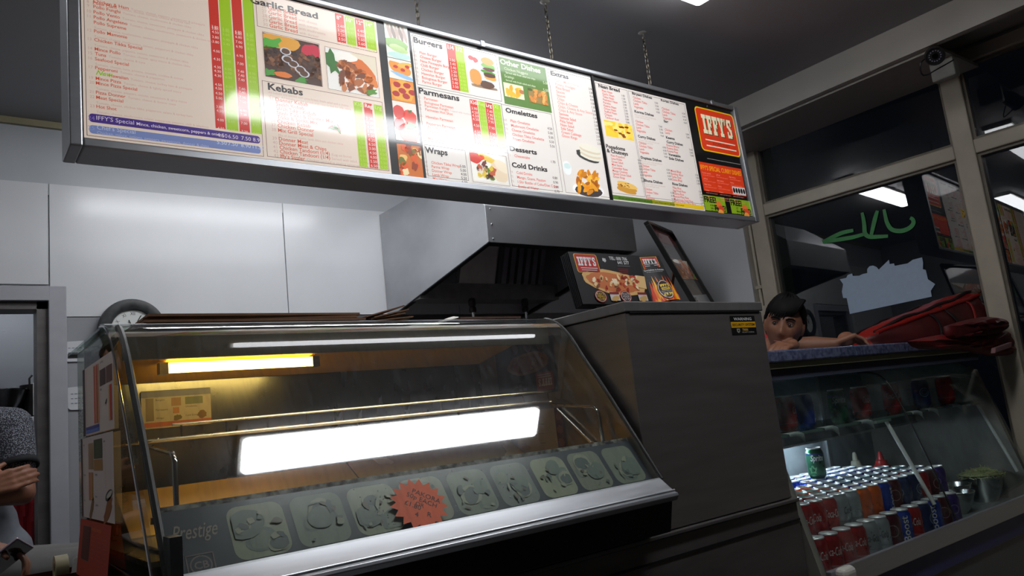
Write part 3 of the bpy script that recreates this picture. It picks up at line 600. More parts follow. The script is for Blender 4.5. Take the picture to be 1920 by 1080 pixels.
# extras
p.frame(z3(850, 600)[0], B0 + .012, z3(1098, 600)[0], B1 - .02, .0012, INK, 2)
head(z3, 'Extras', 828, 302, 928, .0185)
for i, (t, c) in enumerate((('Garlic Mushrooms', '3.90'), ('Potato Wedges', '2.80'), ('Pitta Bread', '0.60'), ('Sauces', '0.90'), ('Sauces', '1.00'), ('Chips', '1.30'), ('Chips & Cheese', '2.80'), ('Chips, Cheese & Any Sauce', '3.90'), ('Chips & Any Sauce', '1.60'), ('Samosa', '2.40'), ('Samosa Salad', '2.00'), ('Pitta Salad', '1.80'), ('Naan Salad', '3.00'), ('Side Salad', '2.00'), ('Cream Cabbage', '1.70'), ('Onion Rings', '2.50'))):
    prow(p, z3, 852 + i * 2.2, 340 + 21.8 * i, '', t, cap=7.6, tcol=FADE if i < 9 else (224, 96, 84)); p.text(c, z3(1062, 500)[0], z3(852, 340 + 21.8 * i)[1] - .002, .0095, (60, 54, 58), 3)
p.food(box_of(z3, 958, 690, 1112, 830), 'tortilla', 2, 6); p.food(box_of(z3, 916, 812, 1130, 1030), 'wedges', 2, 8); p.blob(z3(910, 850)[0], z3(910, 850)[1], .022, .028, (240, 244, 246), 3); p.blob(z3(910, 838)[0], z3(910, 838)[1], .018, .012, (206, 224, 220), 4)
p.build('menu_panel', p.mats, board)
# --- naan, curries and the shop sign
p = newprint()
p.rect(xB, B0, xC, B1, (14, 12, 13), 0)
q0, q1 = z5(62, 600)[0], z5(745, 600)[0]
W3 = (226, 217, 210)
p.rect(q0, B0 + .004, q1, B1 - .022, W3, 1)
p.rect(q0 + .006, B0 + .008, q1 - .006, B0 + .026, (84, 120, 40), 2); p.rect(q0 + .24, B0 + .008, q1 - .006, B0 + .026, (150, 150, 30), 3); p.rect(q0 + .38, B0 + .008, q1 - .006, B0 + .026, (226, 190, 30), 4)
p.text('All our curries can be made to suit your own taste. Please ask for allergies information', q0 + .04, B0 + .013, .008, (40, 40, 20), 5, maxw=q1 - q0 - .08)
xm = z5(308, 500)[0]
p.frame(q0 + .012, B0 + .034, xm - .006, B1 - .03, .0012, INK, 2); p.frame(xm, B0 + .034, q1 - .010, B1 - .03, .0012, INK, 2)
def lines(z, x, y, items, step, xc, col=(208, 66, 54), cap=6.2, pcap=.0088):
    for i, it in enumerate(items):
        t, c = it if isinstance(it, tuple) else (it, None)
        prow(p, z, x + i * step * .085, y + step * i, '', t, cap=cap, tcol=col)
        if c: p.text(c, z(xc, 500)[0], z(x, y + step * i)[1] - .001, pcap, (50, 46, 48), 3)
head(z5, 'Naan Bread', 32, 84, 186, .0155, pr=p)
lines(z5, 58, 118, (('Plain Naan', '1.00'), ('Garlic Naan', '1.50'), ('Tikka Naan', '2.00'), ('Peshwari Naan', '2.00'), ('Paratha', '1.30'), ('Keema Naan', '2.00'), ('Onion Naan', '2.00'), ('Stuffed Naan', '2.00'), ('Chapati', '0.80'), ('Tandoori Roti', '0.80')), 22.5, 252)
p.food(box_of(z5, 64, 332, 290, 495), 'naan', 2, 3)
head(z5, 'Popadoms', 78, 546, 216, .0155, pr=p); head(z5, '& Chutneys', 82, 580, 236, .0155, pr=p)
lines(z5, 112, 612, (('Plain Popadom', '0.40'), ('Lime Pickle', '0.90'), ('Green Salad', '2.00'), ('Mint Sauce', '0.90'), ('Cucumber Raita', '1.50'), ('Mango Chutney', '0.90'), ('Spiced Onion Salad', '0.90'), ('Onion Rings', '2.60')), 23, 292)
p.food(box_of(z5, 138, 790, 312, 912), 'pita', 2, 7)
ch = lambda *c: [('Chicken', c[0]), ('Chicken Tikka', c[1]), ('Lamb', c[2]), ('Vegetable', c[3])]
for t, y, xe, it in (('Biryani Dishes', 138, 428, ch('5.00', '5.50', '5.00', '4.50')), ('Korma Dishes', 276, 438, ch('5.60', '5.90', '5.60', '4.60')), ('Curry Dishes', 466, 446, ch('4.90', '6.00', '5.00', '4.60')), ('Dupiaza Dishes', 628, 488, ch('6.20', '6.40', '6.20', '4.60')), ('Bhuna Dishes', 802, 492, ch('6.20', '6.40', '6.20', '4.60'))):
    x = 284 + (y - 138) * .107; head(z5, t, x, y, xe, .0115, pr=p); g = {138: 30, 276: 74, 466: 48, 628: 60, 802: 64}[y]
    lines(z5, x + 6, y + g, it, 23.5, 496)
    if g > 40:
        X, Y = z5(x, y + 22)
        p.text('Mild sauce with cream and almonds', X, Y, .0065, GREY, 2); p.text('cooked with fresh herbs', X, Y - .009, .0065, GREY, 2)
for t, y, xe in (('Rogan Dishes', 190, 628), ('Sag', 350, 550), ('Keema', 474, 594), ('Curry Dishes', 508, 652), ('Vegetable', 604, 634), ('Side Dishes', 634, 656), ('Rice Dishes', 828, 680)): head(z5, t, 500 + (y - 190) * .108, y, xe, .0115, pr=p)
lines(z5, 506, 252, ch('6.20', '6.40', '6.20', '4.60'), 23.5, 690); lines(z5, 524, 414, (('Chicken', '5.80'), ('Lamb', '5.80')), 23, 690)
lines(z5, 534, 532, (('Keema Bhuna', '5.80'), ('Keema Aloo', '5.80'), ('Keema Peas', '5.80')), 22, 694)
lines(z5, 560, 728, (('Mixed Bhaji', '3.90'), ('Bombay Aloo', '3.90'), ('Tarka Daal', '3.90'), ('Chana Bhaji', '3.90')), 22, 704)
lines(z5, 572, 856, (('Pilau Rice', '1.80'), ('Egg Fried Rice', '2.70'), ('Keema Rice', '3.00'), ('Special Pilau Rice', '3.20'), ('Mushroom Fried Rice', '2.50'), ('Chicken Tikka Pilau Rice', '3.00')), 22, 706)
# shop sign
a = box_of(z6, 85, 84, 446, 448)
s0, s1 = a[0], a[2]; t0 = z6(100, 436)[1]; t1 = z6(80, 82)[1]
p.rrect(s0 - .006, t0 - .006, s1 + .006, t1 + .006, .022, (238, 196, 20), 1); p.rrect(s0, t0, s1, t1, .018, (220, 58, 22), 2)
Wd = s1 - s0; Hd = t1 - t0
slab_text(p, "IFFY'S", lambda x, y, l: p.P(s0 + .09 * Wd + .012 + x, t0 + .40 * Hd - .004 + y, 3 + l), p.mi((96, 60, 20)), Wd * .80, Hd * .46, 0)
slab_text(p, "IFFY'S", lambda x, y, l: p.P(s0 + .09 * Wd + .006 + x, t0 + .40 * Hd + y, 4 + l), p.mi((238, 232, 196)), Wd * .80, Hd * .46, 0)
p.rect(s0 + .12 * Wd, t0 + .24 * Hd, s0 + .92 * Wd, t0 + .265 * Hd, (240, 232, 210), 3); p.rect(s0 + .12 * Wd, t0 + .10 * Hd, s0 + .92 * Wd, t0 + .125 * Hd, (240, 232, 210), 3)
p.text('ESTABLISHED', s0 + .3 * Wd, t0 + .155 * Hd, .014, (130, 40, 16), 3, width=Wd * .46)
p.rect(s0 + .02, t0 - .044, s1 - .01, t0 - .042, (170, 165, 160), 2)
a = box_of(z6, 104, 558, 500, 850); r1 = z6(92, 548)[1]; r0 = z6(120, 796)[1]
p.rect(a[0], r0, a[2], r1, (222, 62, 26), 1); p.text("IFFY'S SPECIAL CURRY DISHES", a[0] + .006, r1 - .036, .022, (240, 170, 20), 2, width=a[2] - a[0] - .014, bold=.01)
for i in range(3):
    for j in range(5):
        xx = a[0] + .012 + i * (a[2] - a[0] - .02) / 3; yy = r1 - .055 - j * .028
        p.text(('Karahi special', 'Jalfrezi', 'Balti dishes', 'Pathia', 'Madras')[(i + j) % 5], xx, yy, .0075, (240, 150, 130), 2); p.text('cooked with fresh peppers', xx, yy - .010, .0055, (236, 130, 110), 2)
p.rect(a[2] - .1, r0 + .004, a[2] - .003, r0 + .042, (214, 208, 204), 3)
for i in range(5): p.blob(a[2] - .09 + .019 * i, r0 + .023, .008, .013, (30, 26, 26), 4)
for k, (xl, xr) in enumerate(((128, 338), (346, 548))):
    a = box_of(z6, xl, 840, xr, 1000); y1 = z6(128, 834)[1]; y0 = B0 + .008
    xa = a[0] + .002; xb_ = a[2] - .004
    p.rect(xa, y0, xb_, y1, (132, 166, 30), 1)
    p.text('FREE!', xa + .004, y1 - .032, .026, INK, 2, bold=.04, width=.085); p.text('FREE!', xb_ - .084, y0 + .004, .026, INK, 2, bold=.04, width=.08)
    for j, t in enumerate((('A litre of', 'Soft drink', '12" Garlic', 'Bread', '4" Margherita'), ('12"', 'Margherita', 'Pizza & chips', 'Free', 'Over £20'))[k]): p.text(t, xa + .04, y1 - .05 - .014 * j, .009, INK, 2, bold=.02)
    for j, (u, v) in enumerate(((.0, .0), (.012, -.02), (.004, -.038))): p.blob(xb_ - .05 + u, y1 - .04 + v, .02, .017, ((220, 110, 50), (206, 70, 40), (226, 150, 60))[j], 2 + j)
p.build('menu_panel', p.mats, board)
mb = MB(); mb.box(xB - .008, xB + .004, YF - .004 - inv.y, YF - .0 - inv.y, B0, B1); mb.build('panel_joint', M_black, board)

# chains that carry the board
for n, (hx, lab) in enumerate(((1.365, 'leftmost of three'), (1.985, 'middle of three, above Extras'), (2.565, 'rightmost of three'))):
    t = thing('suspension_chain', 'steel chain holding up the menu board, ' + lab, 'chain', (hx, 2.11, CZ), group='chains carrying the menu board')
    mb = MB(); z = -.02; L = CZ - bz1; k = 0
    while z > -L + .035:
        pts = []; 
        for i in range(15):
            a = 2 * math.pi * i / 14; u = .0065 * math.cos(a); v = .0165 * math.sin(a)
            pts.append((u if k % 2 else 0, 0 if k % 2 else u, z - .012 + v))
        mb.tube(pts, .0022, 6, 0, False); z -= .0262; k += 1
    mb.build('chain_links', mat('chain_steel', (120, 112, 100), .35, 1.0, noise=.3, scale=40), t)
    mb = MB(); mb.ball((0, 0, 0), (.022, .02, .007), 10); mb.tube([(0, 0, 0), (.004, 0, -.016), (-.003, 0, -.026)], .004, 6); mb.build('ceiling_hook', mat('hook_filler', (150, 146, 138), .6, noise=.2, scale=30), t)

# ------------------------------------------------------------------ extractor hood and what stands under it
hood = thing('extractor_hood', 'large stainless steel extractor hood on the back wall behind the menu board', 'extractor hood', (2.755, 4.08, 1.85))
HO = Vector((2.755, 4.08, 1.85))
def rel(mb, o): o = Vector(o); mb.v = [tuple(Vector(p) - o) for p in mb.v]; return mb
prof = [(4.08, H + .648), (4.08, H + 1.305), (3.30, H + 1.305), (2.98, H + 1.049), (2.98, H + .859)]
HX0, HX1 = 2.22, 3.29
for x in (HX0, HX1 - .012):
    mb = MB(); mb.prism([(x, y, z) for y, z in prof], (.012, 0, 0)); rel(mb, HO).build('side_panel', M_steelh, hood, bevel=.002)
for x in (HX0 + .012, HX1 - .042):
    mb = MB(); mb.prism([(x, 2.985, H + .862), (x, 4.07, H + .652), (x, 4.07, H + .664), (x, 2.985, H + .884)], (.03, 0, 0)); rel(mb, HO).build('bottom_lip', M_blackm, hood)
for nm, a, b in (('front_panel', 4, 3), ('sloping_panel', 3, 2), ('top_panel', 2, 1)):
    y0, z0 = prof[a]; y1, z1 = prof[b]; mb = MB()
    n = Vector((0, z1 - z0, -(y1 - y0))).normalized() * .010
    mb.prism([(HX0 + .012, y0, z0), (HX1 - .012, y0, z0), (HX1 - .012, y1, z1), (HX0 + .012, y1, z1)], n); rel(mb, HO).build(nm, M_steelh, hood)
mb = MB(); mb.box(HX0 + .012, HX1 - .012, 2.992, 3.06, H + .859, H + .874); rel(mb, HO).build('front_lip', M_blackm, hood)
for k, x in enumerate([HX0 + .03, HX0 + .03, HX0 + .03]):
    y, z = ((2.977, H + 1.03), (2.977, H + .95), (2.977, H + .875))[k]; mb = MB(); mb.ball((x, y, z), (.006, .003, .006), 8); rel(mb, HO).build('rivet', M_steel, hood)
ft, fbm = (3.57, H + 1.12), (3.69, H + .80)
fu = Vector((0, fbm[0] - ft[0], fbm[1] - ft[1]))
mb = MB(); mb.prism([(2.50, ft[0], ft[1]), (2.76, ft[0], ft[1]), (2.76, fbm[0], fbm[1]), (2.50, fbm[0], fbm[1])], (0, .02, .004)); rel(mb, HO).build('blank_plate', mat('greasy_steel', (200, 196, 192), .5, .15, noise=.3, scale=6), hood)
mb = MB()
for k in range(6):
    x = 2.79 + k * .058; a = Vector((x, ft[0], ft[1])); mb.prism([a, a + Vector((.034, 0, 0)), a + Vector((.034, -.03, -.005)), a + Vector((0, -.03, -.005))], fu)
mb.prism([(2.78, ft[0], ft[1]), (3.14, ft[0], ft[1]), (3.14, fbm[0], fbm[1]), (2.78, fbm[0], fbm[1])], (0, .02, .004))
rel(mb, HO).build('baffle_filter', mat('baffle_steel', (120, 120, 124), .4, .3, noise=.3, scale=8), hood)
mb = MB(); mb.box(2.24, 2.30, 3.4, 3.7, H + .80, H + 1.1); rel(mb, HO).build('filter_bracket', M_blackm, hood)
mb = MB(); mb.box(HX0 + .012, HX1 - .012, 3.70, 3.86, H + .705, H + .80); rel(mb, HO).build('grease_gutter', mat('gutter_steel', (140, 140, 140), .45, .3, noise=.2), hood)

tbl = thing('steel_worktop', 'stainless steel cooking worktop on the back wall under the extractor hood', 'worktop', (2.6, 3.75, 0))
mb = MB(); mb.box(-.9, .9, -.45, .33, .86, .9); mb.build('table_top', M_steel, tbl, bevel=.004)
for sx in (-.86, .86):
    for sy in (-.4, .28): mb = MB(); mb.box(sx - .02, sx + .02, sy - .02, sy + .02, 0, .86); mb.build('leg', M_steel, tbl)
for k, (x, lab) in enumerate(((2.53, 'doner kebab grill under the hood, the left of two'), (2.925, 'doner kebab grill under the hood, the right of two'))):
    t = thing('kebab_grill', lab, 'kebab grill', (x, 3.62, .9), group='kebab grills under the hood')
    mb = MB(); mb.box(-.15, .15, -.12, .16, 0, .06); mb.build('base', M_steel, t, bevel=.006)
    mb = MB(); mb.box(-.13, .13, .12, .17, .06, .62); mb.build('burner_panel', M_steeld, t, bevel=.004)
    mb = MB(); mb.tube([(0, 0, .06), (0, 0, .93)], .009, 10); mb.build('spit', M_chrome, t)
    mb = MB(); mb.box(-.012, .03, -.018, .018, .3, .86); mb.build('spit_column', M_steel, t, bevel=.003)
    mb = MB(); mb.lathe([(0, .93), (.02, .93), (.022, .95), (.016, .965), (.022, .975), (.022, 1.0), (.018, 1.012), (0, 1.014)], n=14); mb.build('motor_knob', mat('knob_bakelite', (40, 26, 22), .4, noise=.3), t)
    mb = MB(); mb.prism([(-.20, -.06, .62), (-.08, -.06, .72), (-.08, -.06, .30), (-.20, -.06, .30)], (0, .16, 0)); mb.build('side_shield', M_steel, t, bevel=.003)

# ------------------------------------------------------------------ on the back wall
ck = thing('wall_clock', 'round wall clock with dark slate rim and white face', 'clock', at(249, 618, Y=YB - .05))
r = .153; fy = .0
mb = MB(); mb.lathe([(r * .62, .0), (r * .66, .022), (r * .80, .030), (r * .96, .022), (r, .0), (r, -.012), (r * .6, -.012)], n=48, axis=(0, -1, 0)); mb.build('rim', mat('slate', (52, 56, 58), .5, noise=.6, scale=22, rgb2=(16, 18, 18)), ck)
pr = Print((0, -.006, 0), (1, 0, 0), (0, 0, 1), (0, -1, 0))
pr.blob(0, 0, r * .67, r * .67, (206, 208, 205), 0, 0, 0, 40)
for k, t in enumerate(('XII', 'I', 'II', 'III', 'IV', 'V', 'VI', 'VII', 'VIII', 'IX', 'X', 'XI')):
    a = R(90 - 30 * k); d = Vector((math.cos(a), math.sin(a))); c = d * r * .46
    vs, fs, tw = text_geo(t); kk = .024; rot = a - R(90)
    pr.add([pr.P(c.x + ((u - tw / 2) * .8 * math.cos(rot) - v * math.sin(rot)) * kk, c.y + ((u - tw / 2) * .8 * math.sin(rot) + v * math.cos(rot)) * kk, 1) for u, v in vs], fs, pr.mi((30, 30, 32)))
pr.build('face', pr.mats, ck)
for ang, L in ((R(112), .055), (R(62), .085)):
    d = Vector((math.cos(ang), 0, math.sin(ang))); mb = MB(); mb.obox(Vector((0, -.011, 0)) + d * L * .4, d * L, Vector((-d.z, 0, d.x)) * .004, (0, .002, 0)); mb.build('clock_hand', M_black, ck)
for k, (a, b, lab) in enumerate((((122, 641), (152, 677), 'white handwritten note taped to the grey wall panel just left of the case top'), ((127, 727), (150, 767), 'white handwritten note on the grey wall panel, lower of the two notes'))):
    p0, p1 = at(*a, Y=YB - .02), at(b[0] + 6, b[1], Y=YB - .02)
    pr = Print(p0, (1, 0, 0), (0, 0, 1), (0, -1, 0)); W = p1.x - p0.x; Hh = p0.z - p1.z
    pr.shape([(0, 0), (.0, -Hh * .9), (.01, -Hh), (W, -Hh * 1.02), (W, .004)], (196, 198, 202), 0)
    for j in range(3):
        for q in range(4): pr.rect(.012 + .015 * q, -.032 - .022 * j, .022 + .015 * q + .002 * (q % 2), -.029 - .022 * j, (90, 92, 110), 2)
    o = pr.build('wall_note', pr.mats, solid=0.0); tag(o, lab, 'note', 'notes on the back wall')

# ------------------------------------------------------------------ back room behind the doorway
ks = thing('wall_shelf', 'white shelf on the steel wall of the back room', 'shelf', (.3, 5.6, 1.52))
mb = MB(); mb.box(-1.2, .55, -.14, .15, -.035, 0); mb.build('board', mat('white_laminate', (196, 198, 204), .35, noise=.05), ks, bevel=.003)
for x in (-.9, .3): mb = MB(); mb.prism([(x, .14, -.035), (x, -.10, -.035), (x, .14, -.2)], (.02, 0, 0)); mb.build('bracket', M_steeld, ks)
cy = .5
ch_ = thing('cutlery_holder', 'perforated steel cutlery holder on the back room shelf', 'cutlery holder', (at(67, 774, Y=5.58).x, 5.58, 1.52))
mb = MB(); mb.lathe([(.0, 0), (.085, 0), (.085, .20), (.08, .20), (.08, .01), (0, .01)], n=24); mb.build('holder_body', M_blackm, ch_)
mb = MB(); mb.box(-.022, .022, -.092, -.088, .01, .205); mb.build('front_strip', mat('bright_strip', (205, 206, 204), .4, noise=.05), ch_)
mb = MB()
for k in range(9): mb.box(-.007, .007, -.094, -.091, .03 + .019 * k, .038 + .019 * k)
mb.build('perforations', M_ink, ch_)
mb = MB(); mb.tube([(-.03, -.02, .05), (-.035, -.02, .24), (-.02, -.02, .26)], .006, 8); mb.build('utensil', M_black, ch_)
bw = thing('steel_bowl', 'dark steel mixing bowl on the back room shelf beside the cutlery holder', 'bowl', (at(5, 790, Y=5.55).x - .03, 5.55, 1.52))
mb = MB(); mb.lathe([(0, 0), (.09, .0), (.14, .09), (.16, .165), (.17, .168), (.17, .173), (.155, .172), (.13, .09), (.08, .01), (0, .01)], n=32); mb.build('bowl', mat('bowl_steel', (110, 110, 112), .25, 1, noise=.2), bw)
kc = thing('back_room_counter', 'pale steel counter unit low in the back room', 'counter', (.3, 5.45, 0))
mb = MB(); mb.box(-1.3, .62, -.25, .28, .90, .935); mb.build('counter_top', mat('pale_steel_top', (214, 216, 222), .3, .3, noise=.05), kc, bevel=.004)
mb = MB(); mb.box(-1.3, .62, -.22, .28, .68, .90); mb.build('apron_panel', mat('counter_front', (120, 122, 128), .4, .4, noise=.1), kc)
mb = MB(); mb.box(-1.3, .62, .20, .28, .935, 1.07); mb.build('upstand', mat('upstand_steel', (150, 152, 158), .35, .5, noise=.08), kc)
for x in (-1.2, .52): mb = MB(); mb.box(x, x + .05, -.2, .2, 0, .68); mb.build('leg', M_steeld, kc)
tp = thing('mixer_tap', 'dark lever tap on the back room counter', 'tap', (at(75, 964, Y=5.4).x, 5.4, .935))
mb = MB(); mb.tube([(0, 0, 0), (-.01, 0, .05), (-.05, -.02, .11)], .014, 10); mb.build('stem', M_black, tp); mb = MB(); mb.tube([(-.05, -.02, .11), (-.035, -.05, .13)], .016, 10); mb.build('lever', M_black, tp)
ra = at(40, 960, Y=4.72)
pr = MB(); pts = []
N_ = 12
for j in range(9):
    for i in range(N_ + 1):
        u = i / N_; pts.append((ra.x - .05 + .11 * u, 4.72 + .016 * math.sin(u * 17 + j * .5), 1.10 - .03 * j - .05 * (j == 8) * abs(math.sin(u * 6))))
pr.add(pts, [(j * (N_ + 1) + i, j * (N_ + 1) + i + 1, (j + 1) * (N_ + 1) + i + 1, (j + 1) * (N_ + 1) + i) for j in range(8) for i in range(N_)], 0, True)
tag(pr.build('red_cloth', mat('red_cloth', (150, 20, 34), .8, noise=.2, scale=30), solid=.004), 'red cloth hanging on the rail of the trolley in the back room', 'cloth')
tr = thing('serving_trolley', 'slim steel trolley in the back room, with a red cloth over its rail', 'trolley', (ra.x, 4.76, 0))
for x in (-.06, .06):
    for y in (0, .3): mb = MB(); mb.tube([(x, y, .0), (x, y, 1.08)], .011, 8); mb.build('upright', M_steeld, tr)
for z in (.25, .62): mb = MB(); mb.box(-.07, .07, -.01, .31, z, z + .012); mb.build('shelf', M_steeld, tr)
mb = MB(); mb.tube([(-.06, -.012, 1.085), (.06, -.012, 1.085)], .009, 8); mb.build('rail', M_steeld, tr)

# ------------------------------------------------------------------ counter, steel cabinet
CZT = H - .363
ct = thing('serving_counter', 'stainless steel counter base under the hot display case and the steel cabinet', 'counter', (1.27, 1.9, 0))
mb = MB(); mb.box(-.99, .975, -.40, .42, .10, CZT - .012); mb.build('base_cabinet', M_steeld, ct, bevel=.003)
mb = MB(); mb.box(-.99, .98, -.41, .42, CZT - .012, CZT); mb.build('counter_top', M_steeld, ct, bevel=.003)
mb = MB(); mb.box(-.97, .95, -.37, .4, 0, .10); mb.build('plinth', M_black, ct)
mb = MB(); mb.box(-.99, .975, -.403, -.40, CZT - .07, CZT - .064); mb.build('seam', M_ink, ct)
BX0, BX1, BY0, BY1, BZT = 1.572, 2.232, 1.50, 2.22, H + .282
bxo = thing('steel_cabinet', 'tall plain stainless steel cabinet on the counter right of the hot display case', 'cabinet', ((BX0 + BX1) / 2, 1.86, CZT))
BO = Vector(((BX0 + BX1) / 2, 1.86, CZT))
mb = MB(); mb.box(BX0 + .004, BX1 - .004, BY0 + .004, BY1, CZT + .002, BZT - .032); rel(mb, BO).build('cabinet_body', mat('cabinet_steel', (128, 123, 120), .36, .62, noise=.16, scale=5, stretch=(.6, .6, 6)), bxo, bevel=.004)
mb = MB(); mb.box(BX0, BX1, BY0, BY1 + .004, BZT - .030, BZT); rel(mb, BO).build('lid', mat('lid_steel', (138, 136, 136), .38, .6, noise=.12, scale=8, stretch=(4, 4, 1)), bxo, bevel=.003)
mb = MB(); mb.box(BX0 + .02, BX1 - .02, BY0 + .001, BY0 + .006, BZT - .034, BZT - .030); rel(mb, BO).build('lid_gap', M_ink, bxo)
# warning sticker
p0 = at(1373, 628, Y=BY0 + .0035); p1 = at(1411, 592, Y=BY0 + .0035)
pr = Print((p0.x, BY0 + .0032, p0.z), (1, 0, 0), (0, 0, 1), (0, -1, 0), gap=.0003); W, Hh = p1.x - p0.x + .008, p1.z - p0.z
pr.rect(0, 0, W, Hh, (8, 8, 9), 1); pr.rect(.001, Hh * .37, W - .001, Hh * .68, (214, 160, 20), 2)
pr.text('WARNING', W * .14, Hh * .76, Hh * .15, (205, 205, 205), 3, bold=.02, width=W * .72); pr.text('SECURITY SYSTEM', W * .05, Hh * .46, Hh * .13, (40, 22, 6), 3, bold=.02, width=W * .9)
pr.shape([(W * .2, Hh * .32), (W * .32, Hh * .32), (W * .32, Hh * .16), (W * .26, Hh * .08), (W * .2, Hh * .16)], (150, 150, 140), 3); pr.blob(W * .26, Hh * .22, W * .03, Hh * .05, (40, 40, 30), 4)
pr.text('TWIN', W * .42, Hh * .19, Hh * .13, (214, 170, 70), 3, bold=.02); pr.text('SECURITY SYSTEMS', W * .4, Hh * .09, Hh * .06, (190, 190, 190), 3, width=W * .48)
tag(pr.build('warning_sticker', pr.mats), 'black and yellow security warning sticker on the steel cabinet front', 'sticker')

# ------------------------------------------------------------------ hot food display case
KX0, KX1 = .315, 1.553
case = thing('hot_food_display_case', 'curved glass heated display case with a row of food pictures along its front', 'display case', (.934, 1.9, CZT))
KO = Vector((.934, 1.9, CZT))
def kb(mb, name, m, **k): return rel(mb, KO).build(name, m, case, **k)
gp = [(2.33, .290), (2.1, .289), (1.87, .287), (1.825, .281), (1.79, .268), (1.765, .252), (1.742, .232), (1.718, .205), (1.695, .172), (1.668, .132), (1.615, .060), (1.55, -.035), (1.49, -.124), (1.432, -.212)]
def thick(path, t):
    out = []
    for i, (y, z) in enumerate(path):
        y0, z0 = path[max(i - 1, 0)]; y1, z1 = path[min(i + 1, len(path) - 1)]
        d = Vector((y1 - y0, z1 - z0)).normalized(); out.append((y + d.y * t, z - d.x * t))
    return out
# spline the profile so that reflections bend smoothly
def smooth_path(P, n=6):
    out = []
    for i in range(len(P) - 1):
        p0, p1, p2, p3 = P[max(i - 1, 0)], P[i], P[i + 1], P[min(i + 2, len(P) - 1)]
        for k in range(n):
            t = k / n
            out.append(tuple(.5 * (2 * b + (c - a) * t + (2 * a - 5 * b + 4 * c - d) * t * t + (3 * b - a - 3 * c + d) * t ** 3) for a, b, c, d in zip(p0, p1, p2, p3)))
    return out + [P[-1]]
gs = smooth_path(gp[2:], 5); inn = thick(gs, .006)
G_case = glass('case_glass', (247, 249, 247), .028, dirt=.14, dirtcol=(120, 128, 135), stretch=(16, 3, 2.2), ior=1.6, boost=1.6)
mb = MB(); mb.prism([(KX0 - .012, y, H + z) for y, z in gs] + [(KX0 - .012, y, H + z) for y, z in reversed(inn)], (KX1 - KX0 + .012, 0, 0), smooth=True)
kb(mb, 'curved_glass', G_case)
mb = MB(); mb.box(KX0 - .012, KX1, 1.872, 2.35, H + .281, H + .287); kb(mb, 'top_glass', glass('top_glass', (222, 232, 228), .01, ior=1.5), bevel=.0)
mb = MB(); mb.box(KX0 - .012, KX1, 2.33, 2.352, H + .277, H + .289); kb(mb, 'back_edge_trim', M_steeld)
# end panels
endp = [(2.26, .277), (1.87, .277)] + [(y + .006, z) for y, z in inn[1:]] + [(1.46, -.215), (2.26, -.215)]
mb = MB(); mb.prism([(KX0 - .002, y, H + z) for y, z in endp], (.006, 0, 0)); kb(mb, 'end_glass', glass('end_glass', (232, 234, 226), .02, dirt=.2, dirtcol=(110, 104, 90), stretch=(2, 4, 4)))
mb = MB(); mb.prism([(KX1 - .008, y, H + z) for y, z in endp], (.007, 0, 0)); kb(mb, 'end_panel', mat('case_end_steel', (150, 140, 124), .35, .9, noise=.2, scale=4, stretch=(1, 1, 4)))
mb = MB()
pg = [(KX0 + .012, y + .004, H + z - .002) for y, z in inn[9:]]
mb.tube(pg, .0075, 8); kb(mb, 'left_gasket', M_rubber)
mb = MB(); mb.tube([(KX1 - .002, y - .004, H + z + .002) for y, z in gs[4:]], .005, 8); kb(mb, 'right_gasket', M_rubber)
mb = MB(); mb.tube([(KX0 - .012, y - .001, H + z) for y, z in gs], .0026, 6); kb(mb, 'glass_edge', M_chrome)
# back panel, floor, trays
M_ins = mat('case_inner_steel', (150, 150, 148), .28, 1.0, noise=.15, scale=5, stretch=(4, 1, 1.5))
mb = MB(); mb.box(KX0 + .006, KX1 - .008, 2.2, 2.21, H - .19, H + .277); mb.box(.36, .9, 2.196, 2.2, H - .10, H + .10); kb(mb, 'back_panel', M_ins)
mb = MB(); mb.box(KX0 + .006, KX1 - .008, 1.54, 2.2, H - .20, H - .19); kb(mb, 'case_floor', M_ins)
M_tray = mat('lamp_tinted_tray_steel', (214, 192, 146), .26, .6, noise=.03, scale=3)  # golden reflection of the heat lamp is put into the steel colour
for a, b in ((.36, .95), (.955, 1.535)):
    mb = MB(); mb.prism([(a, 1.90, H - .183), (a, 2.06, H - .088), (a, 2.06, H - .082), (a, 1.90, H - .177)], (b - a, 0, 0)); mb.box(a, b, 1.62, 1.90, H - .186, H - .180); mb.box(a, b, 1.62, 1.625, H - .186, H - .15); kb(mb, 'food_tray', M_tray, bevel=.002)
mb = MB(); mb.box(.34, 1.54, 1.60, 1.612, H - .13, H - .118); kb(mb, 'front_rail', M_chrome)
# heat lamp canopy under the top glass
mb = MB(); mb.prism([(KX0 + .02, 1.80, H + .204), (KX0 + .02, 1.80, H + .262), (KX0 + .02, 1.86, H + .274), (KX0 + .02, 2.19, H + .274), (KX0 + .02, 2.19, H + .262), (KX0 + .02, 1.85, H + .262), (KX0 + .02, 1.812, H + .250), (KX0 + .02, 1.812, H + .204)], (KX1 - KX0 - .04, 0, 0))
kb(mb, 'lamp_canopy', mat('canopy_steel', (150, 140, 120), .3, .8, noise=.2, scale=5))
mb = MB(); mb.prism([(KX0 + .02, 1.84, H + .250), (KX0 + .02, 2.19, H + .186), (KX0 + .02, 2.19, H + .190), (KX0 + .02, 1.84, H + .254)], (KX1 - KX0 - .04, 0, 0))
kb(mb, 'lamp_reflector', mat('glow_tinted_reflector', (246, 190, 40), .45, .2, noise=.12, scale=6))  # yellow of the lamp's glow is put into the reflector's colour
mb = MB(); mb.tube([(.47, 2.0, H + .203), (.84, 2.0, H + .203)], .013, 10); kb(mb, 'heat_lamp', emat('heat_lamp', (255, 216, 120), 13.0))
for x in (.45, .84): mb = MB(); mb.box(x, x + .02, 1.985, 2.015, H + .188, H + .216); kb(mb, 'lamp_holder', M_steel)
